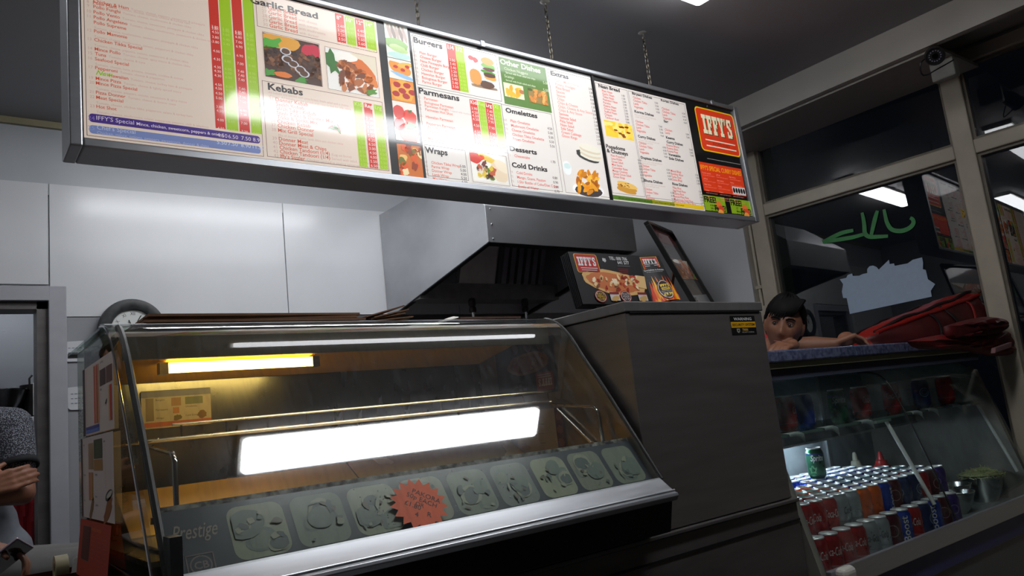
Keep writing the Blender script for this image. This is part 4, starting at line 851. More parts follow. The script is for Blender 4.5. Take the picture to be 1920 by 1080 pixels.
# wire rack
rk = []
mb = MB(); zr = H + .028
mb.tube([(.43, 1.80, zr + .03), (1.52, 1.80, zr + .03)], .003, 6)
mb.tube([(.36, 1.80, zr), (1.52, 1.80, zr)], .003, 6); mb.tube([(.36, 2.08, zr), (1.52, 2.08, zr)], .003, 6); mb.tube([(.36, 1.94, zr), (1.52, 1.94, zr)], .003, 6)
k = 0
for i in range(24):
    x = .40 + .048 * i
    mb.tube([(x, 1.80, zr + (.03 if i % 2 == 1 else .0)), (x, 1.80, zr + .003), (x, 2.1, zr + .003)], .0022, 6)
kb(mb, 'wire_rack', mat('rack_wire', (200, 180, 140), .25, 1.0, noise=.1))
for x in (.385, 1.52):
    mb = MB(); mb.tube([(x, 1.60, H - .13), (x, 1.605, H - .02), (x, 1.62, H - .003), (x, 1.80, H + .015)], .0055, 8); kb(mb, 'rack_support', M_chrome)
mb = MB(); mb.tube([(KX1 - .02, 1.80, H + .002), (KX1 - .02, 1.665, H - .105)], .004, 8); kb(mb, 'stay_rod', M_chrome)
# picture strip behind the glass
so = Vector((.335, 1.452, H - .212)); sv = Vector((0, .075, .106)); sn = Vector((0, -.106, .075)).normalized(); SH = sv.length
def onstrip(px, py):
    d = ray(px, py); t = (so - EYE).dot(sn) / d.dot(sn); q = EYE + d * t - so
    return q.x, q.dot(sv.normalized())
pr = Print(so, (1, 0, 0), sv, sn, coat=.5, gap=.0004, coatrough=.2)
SW = 1.21
pr.rect(0, 0, SW, SH, (50, 56, 66), 0)
GA, GB, GC, GD, GE = (146, 152, 126), (122, 132, 116), (108, 122, 112), (150, 154, 130), (84, 98, 96)
cents = [480, 603, 712, 803, 886, 970, 1045, 1106, 1165]
cx_ = [onstrip(c, 972 - (c - 470) * .155)[0] for c in cents]
pitch = (cx_[-1] - cx_[0]) / 8
for i in range(9):
    c = cx_[0] + pitch * i; hw = pitch * .44; rn = random.Random(50 + i)
    x0, x1, y0, y1 = c - hw, c + hw, .006, SH - .012
    pr.rrect(x0, y0, x1, y1, .022, (GA, GB, GA, (142, 144, 122), GB, (116, 126, 118), GA, (128, 134, 116), GB)[i], 1)
    cl = (x0 + .006, y0 + .006, x1 - .006, y1 - .006)
    # ghosted dishes: plates, bowls and leaves
    for j in range(3):
        u, v = rn.uniform(x0 + .02, x1 - .02), rn.uniform(y0 + .02, y1 - .03); rr = rn.uniform(.016, .03)
        pr.blob(u, v, rr * 1.25, rr, GD if j % 2 else GC, 2 + j * 2, rn.random(), .03, 20, i * 9 + j, cl); pr.blob(u, v - .002, rr * .95, rr * .72, (GB, GE, GC)[j], 3 + j * 2, rn.random(), .06, 20, i * 7 + j, cl)
    for j in range(9):
        pr.blob(rn.uniform(x0 + .015, x1 - .015), rn.uniform(y0 + .012, y1 - .02), rn.uniform(.003, .012), rn.uniform(.002, .007), rn.choice((GE, GD, GC, (104, 96, 84))), 8 + j % 3, rn.random() * 3, .3, 12, i * 11 + j, cl)
lx, ly = onstrip(325, 1028); pr.text('Prestige', lx, ly + .012, .030, (150, 138, 124), 2, bold=.005, shear=.45, width=onstrip(408, 990)[0] - lx)
c0 = onstrip(378, 1062); pr.frame(c0[0] - .024, -.0, c0[0] + .024, .036, .002, (128, 114, 110), 2)
pr.blob(c0[0], .014, .019, .019, (128, 114, 110), 2, 0, 0, 24); pr.blob(c0[0], .014, .0165, .0165, (50, 56, 66), 3, 0, 0, 24); pr.text('CB', c0[0] - .012, .007, .014, (128, 114, 110), 4, bold=.02)
rel(pr, KO).build('picture_strip', pr.mats, case)
mb = MB(); mb.prism([so + Vector((-.004, 0, 0)) + sv, so + Vector((SW, 0, 0)) + sv, so + Vector((SW, 0, 0)) + sv + Vector((0, .004, .009)), so + Vector((-.004, 0, 0)) + sv + Vector((0, .004, .009))], sn * -.012)
kb(mb, 'strip_rail', mat('worn_rail', (170, 168, 160), .4, .3, noise=.75, scale=60, rgb2=(60, 58, 54)))
# water drops on the lower glass
mb = MB(); rn = random.Random(3)
for i in range(90):
    x = rn.choice((rn.gauss(.70, .035), rn.gauss(.80, .03), rn.gauss(.95, .05), rn.gauss(.64, .02))); f = rn.random() ** .8
    mb.ball(so + Vector((x - .335 + .12, 0, 0)) + sv * (.06 + .85 * f) + sn * .0085, rn.uniform(.0006, .0016), 6)
o = kb(mb, 'condensation', mat('water_drop', (215, 220, 220), .05, coat=1.0)); o['kind'] = 'stuff'
# ledge and black base
LX0, LX1 = .335, 1.546
lp = [(1.432, -.205), (1.385, -.240), (1.375, -.243), (1.372, -.250), (1.380, -.262), (1.40, -.262), (1.45, -.235)]
mb = MB(); mb.prism([(LX0, y, H + z) for y, z in lp], (LX1 - LX0, 0, 0)); mb.tube([(LX0, 1.386, H - .2375), (LX1, 1.386, H - .2375)], .0035, 8); kb(mb, 'front_ledge', M_alu, bevel=.002)
mb = MB(); mb.prism([(KX0 + .004, 1.40, H - .262), (KX0 + .004, 1.42, H - .345), (KX0 + .004, 2.24, H - .345), (KX0 + .004, 2.24, H - .21), (KX0 + .004, 1.45, H - .236), (KX0 + .004, 1.43, H - .262)], (KX1 - KX0 - .006, 0, 0)); kb(mb, 'base_housing', mat('brown_black_enamel', (24, 19, 19), .35, noise=.3, scale=10), bevel=.003)
mb = MB(); mb.box(KX0 + .01, KX0 + .03, 1.405, 1.45, H - .262, H - .14); kb(mb, 'corner_bracket', mat('bracket_steel', (90, 92, 94), .4, .9, noise=.2))
for y in (1.60, 2.15):
    for x in (.40, 1.46): mb = MB(); mb.lathe([(0, 0), (.02, 0), (.02, .018), (0, .018)], (x, y, CZT), 14); kb(mb, 'foot', M_black)

# orange price star on the case front
sc_ = onstrip(783, 950); st = Print(so + sn * .010, (1, 0, 0), sv, sn, gap=.0004)
pts = []; ns = 17
for i in range(ns * 2):
    a = 2 * math.pi * i / (2 * ns) + .1; rr = (.064 if i % 2 == 0 else .050)
    pts.append((sc_[0] + rr * math.cos(a) * 1.06, max(-.008, sc_[1] + rr * math.sin(a))))
st.shape(pts, (255, 104, 44), 0)
def hand(t, u, v, ang, cap):
    vs, fs, tw = text_geo(t, .0, 0.0); k = cap / CAP; ca, sa = math.cos(ang), math.sin(ang)
    st.add([st.P(sc_[0] + u + (a * k * 1.0) * ca - b * k * sa, sc_[1] + v + (a * k) * sa + b * k * ca, 1) for a, b in vs], fs, st.mi((60, 26, 22)))
hand('PAKORA', -.006, .030, -.62, .012); hand('50p EACH', -.022, .024, -.62, .0115); hand('OR', -.010, .0, -.62, .010); hand('£1.80', -.034, .006, -.62, .012); hand('4', -.022, -.026, -.5, .012); hand('R', .006, -.032, -.5, .012)
tag(st.build('price_star', st.mats), 'orange star-shaped price card with handwritten pakora prices on the case front', 'price card')

# printed menus taped inside and outside the case
def menu_sheet(label, o, u, v, n, W, Hh, style, group=None):
    pr = Print(o, u, v, n, gap=.0005)
    if style == 'pizza':
        pr.rect(0, 0, W, Hh, (196, 180, 172), 0); pr.rect(0, 0, W * .08, Hh, (60, 40, 40), 1)
        for j in range(34): pr.text(('Pollo Funghi tomato', 'Seafood cheese onions', 'Mince Pizza peppers', 'Hot Shot jalapenos')[j % 4], W * .12, Hh * (.93 - .0235 * j), Hh * .009, (176, 120, 104) if j % 2 else (150, 130, 122), 1, maxw=W * .26)
        for k in range(4): pr.rect(W * (.40 + .045 * k), Hh * .14, W * (.435 + .045 * k), Hh * .95, ((196, 70, 40), (190, 150, 110))[k % 2], 1)
        pr.text('Garlic Bread', W * .62, Hh * .93, Hh * .03, INK, 1, maxw=W * .34); pr.rect(W * .60, Hh * .62, W * .78, Hh * .84, (70, 44, 34), 1); pr.rect(W * .80, Hh * .62, W * .97, Hh * .84, (92, 56, 44), 1)
        for j in range(5): pr.text('Garlic Bread', W * .62, Hh * (.90 - .014 * j), Hh * .008, (180, 120, 104), 1)
        pr.text('Kebabs', W * .60, Hh * .56, Hh * .032, INK, 1, maxw=W * .2)
        for j in range(14): pr.text(('Donner Kebab', 'Seekh Kebab', 'Mix Grill Special')[j % 3], W * .60, Hh * (.52 - .026 * j), Hh * .010, (180, 120, 104), 1, maxw=W * .22)
        pr.blob(W * .78, Hh * .38, W * .03, Hh * .02, (60, 50, 40), 1, .4, .4); pr.rect(W * .90, Hh * .12, W * .95, Hh * .58, (190, 50, 24), 1); pr.rect(W * .85, Hh * .12, W * .89, Hh * .58, (190, 160, 110), 1)
        pr.rect(W * .10, Hh * .075, W * .56, Hh * .12, (66, 66, 130), 1); pr.rect(W * .10, Hh * .025, W * .56, Hh * .072, (86, 110, 176), 1)
    elif style == 'burgers':
        pr.rect(0, 0, W, Hh, (192, 178, 172), 0); pr.rect(0, 0, W * .05, Hh, (70, 50, 44), 1)
        for t, x, y in (('Burgers', .08, .90), ('Parmesans', .08, .52), ('Wraps', .08, .20), ('Omelettes', .46, .52), ('Desserts', .46, .26), ('Cold Drinks', .46, .16), ('Extras', .74, .90)): pr.text(t, W * x, Hh * y, Hh * .028, INK, 1, maxw=W * .22)
        pr.rect(W * .44, Hh * .72, W * .70, Hh * .95, (66, 72, 44), 1); pr.rect(W * .44, Hh * .58, W * .70, Hh * .71, (150, 110, 60), 1); pr.rect(W * .26, Hh * .60, W * .42, Hh * .92, (150, 120, 90), 1); pr.rect(W * .26, Hh * .22, W * .32, Hh * .56, (180, 110, 60), 1); pr.rect(W * .34, Hh * .22, W * .40, Hh * .56, (160, 120, 60), 1)
        for j in range(26): pr.text('Garlic Mushrooms', W * .76, Hh * (.86 - .019 * j), Hh * .008, (190, 120, 110), 1, maxw=W * .14); pr.text('2.90', W * .92, Hh * (.86 - .019 * j), Hh * .008, (90, 80, 80), 1)
        for j in range(12): pr.text('Plain Burger', W * .08, Hh * (.86 - .024 * j), Hh * .009, (180, 120, 104), 1, maxw=W * .16); pr.text('Parmesan', W * .08, Hh * (.48 - .02 * j), Hh * .008, (180, 120, 104), 1)
        pr.blob(W * .86, Hh * .30, W * .1, Hh * .055, (60, 64, 60), 1, .2); pr.blob(W * .88, Hh * .31, W * .08, Hh * .03, (180, 176, 164), 2, .2); pr.blob(W * .82, Hh * .12, W * .14, Hh * .09, (130, 80, 34), 1, .5, .2); pr.blob(W * .34, Hh * .12, W * .08, Hh * .07, (110, 84, 50), 1, .6, .3)
    elif style == 'small':
        pr.rect(0, 0, W, Hh, (176, 172, 168), 0); pr.rect(0, Hh * .82, W, Hh, (120, 124, 150), 1); pr.rect(0, Hh * .04, W, Hh * .16, (176, 100, 80), 1)
        for t, x, y in (('Burgers', .2, .72), ('Parmesans', .2, .46), ('Wraps', .2, .24), ('Omelettes', .62, .5), ('Cold Drinks', .62, .26)): pr.text(t, W * x, Hh * y, Hh * .05, (70, 66, 66), 1, maxw=W * .2)
        pr.rect(W * .06, Hh * .2, W * .17, Hh * .8, (130, 120, 110), 1); pr.rect(W * .42, Hh * .56, W * .56, Hh * .78, (150, 120, 96), 1); pr.rect(W * .62, Hh * .58, W * .88, Hh * .78, (112, 120, 96), 1); pr.blob(W * .86, Hh * .28, W * .07, Hh * .1, (120, 96, 60), 1, .2, .2); pr.blob(W * .5, Hh * .24, W * .06, Hh * .08, (110, 100, 70), 1, .2, .2); pr.rect(W * .44, Hh * .36, W * .53, Hh * .52, (170, 120, 90), 1)
    elif style == 'curry':
        pr.rect(0, 0, W, Hh, (166, 148, 118), 0); pr.rect(W * .84, 0, W, Hh, (84, 44, 28), 1)
        for k in range(3): pr.blob(W * .92, Hh * (.2 + .3 * k), W * .06, Hh * .1, (130, 76, 44), 2, .3, .2)
        for i in range(2):
            for j in range(4):
                pr.text(('Naan Bread', 'Korma', 'Curry Dishes', 'Side Dishes')[(i + j) % 4], W * (.08 + .4 * i), Hh * (.86 - .22 * j), Hh * .03, (60, 44, 34), 1, maxw=W * .3)
                for k in range(4): pr.text('Chicken Tikka 5.60', W * (.08 + .4 * i), Hh * (.81 - .22 * j - .032 * k), Hh * .014, (140, 90, 64), 1, maxw=W * .3)
        pr.blob(W * .18, Hh * .12, W * .1, Hh * .06, (140, 110, 60), 2)
    elif style == 'sign':
        pr.rect(0, 0, W, Hh, (28, 26, 28), 0)
        pr.rrect(W * .05, Hh * .62, W * .33, Hh * .95, .006, (120, 56, 40), 1); slab_text(pr, "IFFY'S", lambda x, y, l: pr.P(W * .075 + x, Hh * .74 + y, 2 + l), pr.mi((170, 160, 150)), W * .22, Hh * .13, 0)
        pr.rect(W * .08, Hh * .70, W * .3, Hh * .715, (170, 160, 150), 2); pr.rect(W * .08, Hh * .66, W * .3, Hh * .675, (170, 160, 150), 2)
        pr.text('000 706', W * .5, Hh * .86, Hh * .05, (130, 130, 130), 1); pr.text('641 577', W * .58, Hh * .78, Hh * .05, (130, 130, 130), 1)
        pr.blob(W * .45, Hh * .42, W * .36, Hh * .2, (120, 92, 62), 1, .05, .06, 26); pr.blob(W * .45, Hh * .42, W * .3, Hh * .15, (104, 66, 44), 2, .05, .08, 26)
        rn = random.Random(4)
        for k in range(26): pr.blob(W * rn.uniform(.2, .7), Hh * rn.uniform(.32, .52), W * .03, Hh * .02, rn.choice(((150, 120, 84), (110, 44, 34), (90, 60, 40))), 3 + k % 3, rn.random() * 3, .3)
        for k in range(3): pr.blob(W * (.2 + .22 * k), Hh * .12, W * .06, Hh * .09, (110, 70, 56), 1); pr.blob(W * (.2 + .22 * k), Hh * .12, W * .05, Hh * .075, (60, 40, 36), 2)
    elif style == 'redback':
        pr.rect(0, 0, W, Hh, (150, 46, 24), 0)
        pr.frame(W * .12, Hh * .30, W * .40, Hh * .9, .002, (120, 90, 80), 1); pr.rect(W * .13, Hh * .31, W * .39, Hh * .89, (80, 34, 26), 1)
        pr.text("IFFY'S SPECIAL CURRY DISHES", W * .42, Hh * .84, Hh * .05, (196, 120, 30), 1, maxw=W * .54)
        for i in range(3):
            for j in range(6): pr.text('Karahi special cooked with', W * (.44 + .19 * i), Hh * (.74 - .07 * j), Hh * .02, (180, 100, 70), 1, maxw=W * .16)
        for k in range(5): pr.blob(W * (.70 + .05 * k), Hh * .1, W * .02, Hh * .05, (190, 180, 170), 1)
    o_ = pr.build('menu_sheet', pr.mats); tag(o_, label, 'menu', group); return o_
XL = KX0 - .006
def onside(px, py): q = at(px, py, X=XL); return q
a = onside(155, 690); b = onside(215, 815)
W1 = a.y - b.y; zt = H + .222; zb = H + .060
menu_sheet('pizza and kebab price list taped outside the case end, topmost sheet', (XL, a.y, zb), (0, -1, 0), (0, 0, 1), (-1, 0, 0), W1, zt - zb, 'pizza', 'menus taped to the case end')
menu_sheet('burger and drinks price list taped outside the case end, middle sheet', (XL - .003, a.y + .02, H - .130), (0, -1, 0), (0, 0, 1), (-1, 0, -.02), W1 + .02, .185, 'burgers', 'menus taped to the case end')
menu_sheet('red curry menu sheet hanging lowest on the case end', (XL - .016, a.y + .03, H - .262), (0, -1, 0), (.09, 0, 1), (-1, 0, .09), W1 + .0, .128, 'redback', 'menus taped to the case end')
q0_ = at(266, 806, Y=2.192); q1_ = at(394, 726, Y=2.192)
menu_sheet('small faded price list on the back panel inside the case', q0_, (1, 0, 0), (0, 0, 1), (0, -1, 0), q1_.x - q0_.x, q1_.z - q0_.z, 'small')
XR = KX1 - .011
a = at(932, 700, X=XR); b = at(1043, 700, X=XR); zt, zb = at(985, 640, X=XR).z, at(985, 742, X=XR).z
menu_sheet('dark pizza leaflet stuck upside down inside the right end of the case', (XR, b.y, zt), (0, 1, 0), (0, 0, -1), (-1, 0, 0), a.y - b.y, zt - zb, 'sign')
a = at(968, 800, X=XR); b = at(1058, 800, X=XR); zt, zb = at(1010, 768, X=XR).z, at(1010, 848, X=XR).z
menu_sheet('yellowed curry price list inside the right end of the case', (XR, a.y, zb), (0, -1, 0), (0, 0, 1), (-1, 0, 0), a.y - b.y, zt - zb, 'curry')

# ------------------------------------------------------------------ on top of the case
zt = H + .291
def sheets(name, lab, cat, x0, x1, y0, y1, n, t, m, grp, jit=.015, z0=zt, lift=0.0):
    rn = random.Random(int(x0 * 1000)); z = z0
    for i in range(n):
        a = rn.uniform(-jit, jit); mb = MB(); dz = lift * i / max(1, n - 1)
        mb.prism([(x0 + a, y0 + rn.uniform(-jit, jit), z), (x1 + a + rn.uniform(-jit, jit), y0, z + dz), (x1 + a, y1, z + dz), (x0 + a, y1 + a, z)], (0, 0, t))
        tag(mb.build(name, m), lab.format(('lowest', 'second', 'third', 'fourth', 'fifth', 'sixth', 'seventh', 'eighth')[i]), cat, grp); z += t + .0012
sheets('flat_pizza_box', 'flat brown pizza box, {} from the bottom of the left stack on the case top', 'pizza box', .42, .98, 1.93, 2.28, 5, .0062, M_card, 'flat pizza boxes on the case, left stack')
sheets('flat_pizza_box', 'brown card box fanned up at its right edge, {} from the bottom, case top', 'pizza box', 1.00, 1.12, 1.93, 2.25, 6, .0036, M_card, 'fanned card boxes on the case', .012, zt, .030)
sheets('menu_leaflet', 'leaflet lying on the case top by the hood, {} from the bottom', 'leaflet', 1.30, 1.53, 1.93, 2.2, 3, .006, mat('leaflet_brown', (96, 66, 52), .5, noise=.5, scale=20), 'leaflets lying on the case top')
mb = MB(); pts = []
for i in range(21):
    u = i / 20; x = .985 + .0 + .28 * u
    hgt = .006 + .010 * math.sin(u * 3.1) * (u < .55) + (.034 * ((u - .55) / .45) ** .8 if u > .55 else 0)
    for j in range(7):
        v = j / 6 - .5; pts.append((1.14 + .20 * (u - .5) * 1.0 + .0, 2.10 + .16 * v, zt + .003 + max(0, hgt * (1 - (2 * abs(v)) ** 4)) + .002 * math.sin(9 * v + 11 * u)))
mb.add(pts, [(i * 7 + j, i * 7 + j + 1, (i + 1) * 7 + j + 1, (i + 1) * 7 + j) for i in range(20) for j in range(6)], 0, True)
o = mb.build('dish_cloth', mat('white_cloth', (205, 202, 192), .85, noise=.15, scale=60, bump=.2), solid=.006); o.location.x = .13; tag(o, 'crumpled white cloth on top of the display case', 'cloth')

# ------------------------------------------------------------------ on top of the cabinet: leaflets in an acrylic holder, poster frame
lh = thing('leaflet_holder', 'clear acrylic leaflet holder on the steel cabinet', 'leaflet holder', (1.80, 1.80, BZT))
tl = Vector((0, .22, .975)).normalized()   # lean of the leaflets
nl = Vector((0, -tl.z, tl.y))
GLA = glass('acrylic', (225, 230, 230), .03, dirt=.25, dirtcol=(150, 150, 150), stretch=(2, 2, 2))
mb = MB(); mb.prism([(-.09, -.03, 0), (.09, -.03, 0), (.09, .07, 0), (-.09, .07, 0)], (0, 0, .006)); mb.build('foot', GLA, lh, bevel=.002)
LW, LH = .43, .185
lc = at(1162, 515, Y=1.78)
base = Vector((lc.x - LW / 2, 1.75, at(1090, 570, Y=1.75).z))
mb = MB(); b0 = Vector((-.09, -.045, base.z - BZT - .012)); mb.prism([b0, b0 + Vector((.18, 0, 0)), b0 + Vector((.18, 0, 0)) + tl * .15, b0 + tl * .15], nl * -.003); mb.prism([b0, b0 + Vector((.18, 0, 0)), b0 + Vector((.18, .045, -.0)), b0 + Vector((0, .045, 0))], (0, 0, -.004)); mb.prism([b0 + Vector((.02, .05, 0)), b0 + Vector((.16, .05, 0)), (.07, .05, .005), (-.07, .05, .005)], (0, .003, 0)); mb.build('front_pocket', GLA, lh)
def leaflet(k, label):
    o = base + nl * (-.0 - .0030 * k) + Vector((-.004 * k, 0, -.002 * k))
    if k == 0:
        pr = Print(o, (1, 0, 0), tl, nl, coat=.6, gap=.0004, coatrough=.12)
        # the right-hand page bows forward: built as slices
        pr.rect(0, 0, LW * .76, LH, (20, 19, 22), 0)
        def bow(u, v, l):      # u,v over the right page
            x = LW * .76 + u * LW * .26; b_ = .018 * math.sin(math.pi * min(1, u)) * (1 - v) + .03 * u * (1 - v)
            return pr.o + pr.u * x + pr.w * (v * LH + .004 * u) + pr.n * (b_ + pr.gap * l)
        N = 10
        for i in range(N):
            for j in range(6):
                pr.add([bow((i + a) / N, (j + b) / 6, 0) for a, b in ((0, 0), (1, 0), (1, 1), (0, 1))], [(0, 1, 2, 3)], pr.mi((20, 19, 22)), True)
        pr.rrect(LW * .045, LH * .60, LW * .285, LH * .97, .008, (206, 168, 50), 1); pr.rrect(LW * .052, LH * .61, LW * .278, LH * .96, .007, (168, 34, 28), 2)
        slab_text(pr, "IFFY'S", lambda x, y, l: pr.P(LW * .07 + x, LH * .735 + y, 3 + l), pr.mi((214, 214, 214)), LW * .19, LH * .17, 0)
        pr.rect(LW * .085, LH * .685, LW * .26, LH * .698, (205, 205, 205), 3); pr.rect(LW * .09, LH * .645, LW * .25, LH * .656, (205, 205, 205), 3)
        pr.text('TEL: 000 706', LW * .42, LH * .88, .012, (200, 200, 200), 2, bold=.02, width=LW * .2); pr.text('641 577', LW * .50, LH * .80, .012, (200, 200, 200), 2, bold=.02, width=LW * .13); pr.rect(LW * .49, LH * .757, LW * .63, LH * .768, (110, 110, 110), 2)
        for k2 in range(4): pr.rect(LW * (.48 + .008 * (k2 % 2)), LH * (.69 - .033 * k2), LW * (.60 - .006 * k2), LH * (.705 - .033 * k2), (110, 34, 34), 2)
        pr.blob(LW * .36, LH * .87, .008, .008, (180, 180, 180), 2, 0, .3); 
        rn = random.Random(2)
        pr.blob(LW * .40, LH * .42, LW * .33, LH * .24, (206, 164, 104), 2, -.12, .04, 30); pr.blob(LW * .39, LH * .42, LW * .28, LH * .185, (188, 108, 62), 3, -.12, .06, 30)
        pr.shape([(LW * .5, LH * .40), (LW * .74, LH * .30), (LW * .76, LH * .56), (LW * .66, LH * .58)], (214, 176, 120), 4)
        for k2 in range(46): pr.blob(LW * .39 + rn.uniform(-.22, .26) * LW, LH * (.42 + rn.uniform(-.14, .14)), LW * rn.uniform(.012, .03), LH * rn.uniform(.015, .04), rn.choice(((224, 190, 140), (150, 40, 30), (120, 66, 36), (232, 214, 180), (176, 60, 40))), 5 + k2 % 4, rn.random() * 3, .3, 10)
        for x, c in ((.20, (150, 40, 34)), (.47, (150, 40, 34))):
            pr.blob(LW * x, LH * .14, LW * .06, LH * .115, c, 9, 0, 0, 22); pr.blob(LW * x, LH * .14, LW * .053, LH * .10, (210, 190, 180), 10, 0, 0, 22); pr.blob(LW * x, LH * .14, LW * .048, LH * .092, (50, 26, 26), 11, 0, 0, 22)
            for k2, t in enumerate(('KID\'S' if x < .3 else 'MON\'S', 'MENU' if x < .3 else 'MIXER', '£3.00' if x < .3 else '£9.99')): pr.text(t, LW * (x - .036), LH * (.165 - .048 * k2), .0075, (220, 180, 40) if x < .3 else (200, 190, 190), 12, width=LW * .072)
        for x in (.30, .61): pr.rect(LW * x, LH * .06, LW * (x + .1), LH * .22, (190, 186, 184), 9); pr.rect(LW * x, LH * .18, LW * (x + .1), LH * .225, (120, 24, 34), 10); pr.blob(LW * (x + .05), LH * .1, LW * .045, LH * .05, (190, 150, 90), 11, .2, .2)
        def B2(pts, rgb, l):
            pr.poly([bow(u, v, l) for u, v in pts], pr.mi(rgb))
        B2([(.08, .70), (.80, .74), (.84, .98), (.06, .96)], (206, 168, 50), 2); B2([(.10, .71), (.78, .75), (.82, .97), (.08, .95)], (168, 34, 28), 3)
        slab_text(pr, "IFFY'S", lambda x, y, l: bow(.13 + x, .82 + y, 4 + l), pr.mi((214, 214, 214)), .6, .10, 0)
        B2([(.14, .79), (.76, .815), (.76, .825), (.14, .80)], (200, 200, 200), 4); B2([(.14, .755), (.76, .78), (.76, .79), (.14, .765)], (200, 200, 200), 4)
        vs, fs, tw = text_geo('Specialists in Kebabs', .01, 0); pr.add([bow(.04 + a / tw * .84, .66 + b * .045, 3) for a, b in vs], fs, pr.mi((206, 206, 206)))
        vs, fs, tw = text_geo('Our kebabs are served with fresh naan bread', 0, 0); pr.add([bow(.12 + a / tw * .66, .625 + b * .026, 3) for a, b in vs], fs, pr.mi((180, 180, 180)))
        for k2 in range(13):
            u = .06 + .07 * k2; hh = .30 + .26 * abs(math.sin(k2 * 1.9 + .6)); c = ((206, 60, 20), (226, 110, 20), (236, 170, 30))[k2 % 3]
            B2([(u - .06, .0), (u + .1, .0), (u + .09, hh * .5), (u + .03 + .05 * math.sin(k2 * 3), hh), (u, hh * .55)], c, 2 + k2 % 4)
        B2([(.02, 0), (.98, 0), (.98, .12), (.02, .2)], (190, 50, 26), 7)
        for rr, c, l in ((.27, (80, 20, 20), 9), (.25, (206, 190, 180), 10), (.23, (40, 20, 24), 11)):
            B2([(.5 + rr * math.cos(2 * math.pi * i / 22), .235 + rr * .78 * math.sin(2 * math.pi * i / 22)) for i in range(22)], c, l)
        for t, v, c in (("IFFY'S", .29, (236, 200, 40)), ('SIZZLER', .22, (236, 200, 40)), ('£9.99', .10, (236, 200, 40))):
            vs, fs, tw = text_geo(t, .03, 0); pr.add([bow(.34 + a / tw * .34, v + b * .075, 13) for a, b in vs], fs, pr.mi(c))
        for j in range(2): vs, fs, tw = text_geo('chicken in sizzling spices', 0, 0); pr.add([bow(.31 + a / tw * .4, .185 - .035 * j + b * .03, 13) for a, b in vs], fs, pr.mi((200, 200, 200)))
        o_ = pr.build('takeaway_leaflet', pr.mats)
    else:
        mb = MB(); mb.prism([o, o + Vector((LW * .96, 0, 0)), o + Vector((LW * .96, 0, 0)) + tl * LH, o + tl * LH], nl * -.0016); o_ = mb.build('takeaway_leaflet', mat('leaflet_black', (24, 23, 26), .35, noise=.2, coat=.4))
    tag(o_, label, 'leaflet', 'takeaway leaflets in the acrylic holder')
names = ('front takeaway leaflet in the holder, printed with a pizza and flames', 'black takeaway leaflet directly behind the front one', 'black takeaway leaflet, third from the front of the stack', 'black takeaway leaflet, fourth from the front of the stack', 'black takeaway leaflet, fifth from the front of the stack', 'rearmost black takeaway leaflet of the stack in the holder')
for k in range(6): leaflet(k, names[k])
# leaning poster frame
pc = at(1303, 566, Y=1.80); pc.z = BZT + .012; tL = at(1206, 418, Y=1.90); pl = tL - pc; FH = pl.length; pl.normalize()
best = None
for k in range(200):
    q = at(1253, 437, Y=1.6 + .003 * k); v = (q - tL); e = abs(v.normalized().dot(pl))
    if best is None or e < best[0]: best = (e, v)
FW = best[1].length; pu = (best[1] - pl * best[1].dot(pl)).normalized(); pn = pu.cross(pl).normalized()
fr = thing('poster_frame', 'black framed food poster leaning on the steel cabinet behind the leaflets', 'poster frame', pc)
FT = .020
def pq(u, v, t=0): return pu * u + pl * v + pn * t
mb = MB()
for u0, u1, v0, v1 in ((0, FW, 0, .014), (0, FW, FH - .014, FH), (0, .014, .014, FH - .014), (FW - .014, FW, .014, FH - .014)):
    mb.prism([pq(u0, v0), pq(u1, v0), pq(u1, v1), pq(u0, v1)], pn * FT)
mb.build('frame', M_black, fr, bevel=.002)
mb = MB(); mb.prism([pq(.01, .01, .001), pq(FW - .01, .01, .001), pq(FW - .01, FH - .01, .001), pq(.01, FH - .01, .001)], pn * .003); mb.build('backing', M_black, fr)
pr = Print(pq(.014, .014, .006), pu, pl, pn, coat=.8, coatrough=.06, gap=.0004); w_, h_ = FW - .028, FH - .028
pr.rect(0, 0, w_, h_, (60, 54, 54), 0); pr.rect(0, h_ * .82, w_, h_, (96, 44, 40), 1); pr.food((0, h_ * .36, w_, h_ * .62), 'wrap', 1, 44, bg=(120, 108, 100)); pr.rect(0, 0, w_, h_ * .16, (120, 124, 128), 1)
pr.text('Kebab', w_ * .2, h_ * .88, .026, (60, 26, 26), 2); pr.text('FREE', w_ * .15, h_ * .05, .03, (60, 60, 64), 2, bold=.03)
for j in range(4): pr.text('with fresh salad and sauce', w_ * .1, h_ * (.76 - .035 * j), .008, (140, 134, 130), 1)
pr.build('poster', pr.mats, fr)
mb = MB(); mb.prism([pq(FW * .5, FH * .62, -.002), pq(FW * .62, FH * .62, -.002), pq(FW * .62, FH * .4, -.002) + Vector((-.10, .08, -.245)), pq(FW * .5, FH * .4, -.002) + Vector((-.10, .08, -.245))], pn * -.004); mb.build('strut', M_card, fr)

# ------------------------------------------------------------------ drinks fridge
FX0, FX1 = 2.275, 4.11
DECK, RAISED = H - .640, H - .545
fo = Vector((3.19, 1.9, 0))
fri = thing('drinks_fridge', 'glass fronted serve-over drinks fridge with speckled blue worktop, lit inside', 'display fridge', fo)
def fb(mb, name, m, **k): return rel(mb, fo).build(name, m, fri, **k)
M_gran = mat('blue_speckled_laminate', (104, 112, 138), .35, noise=.5, scale=70, rgb2=(56, 62, 92), coat=.3)
M_fgrey = mat('fridge_grey', (120, 122, 126), .4, .4, noise=.15, scale=6)
M_fin = mat('fridge_inside', (150, 158, 164), .35, .3, noise=.2, scale=4, stretch=(1, 1, 3))
M_fcream = mat('fridge_cream_edge', (150, 148, 118), .45, noise=.1)
FTOP = H + .123
mb = MB(); mb.box(FX0, FX1, 1.58, 2.26, H + .079, FTOP); fb(mb, 'worktop', M_gran, bevel=.006)
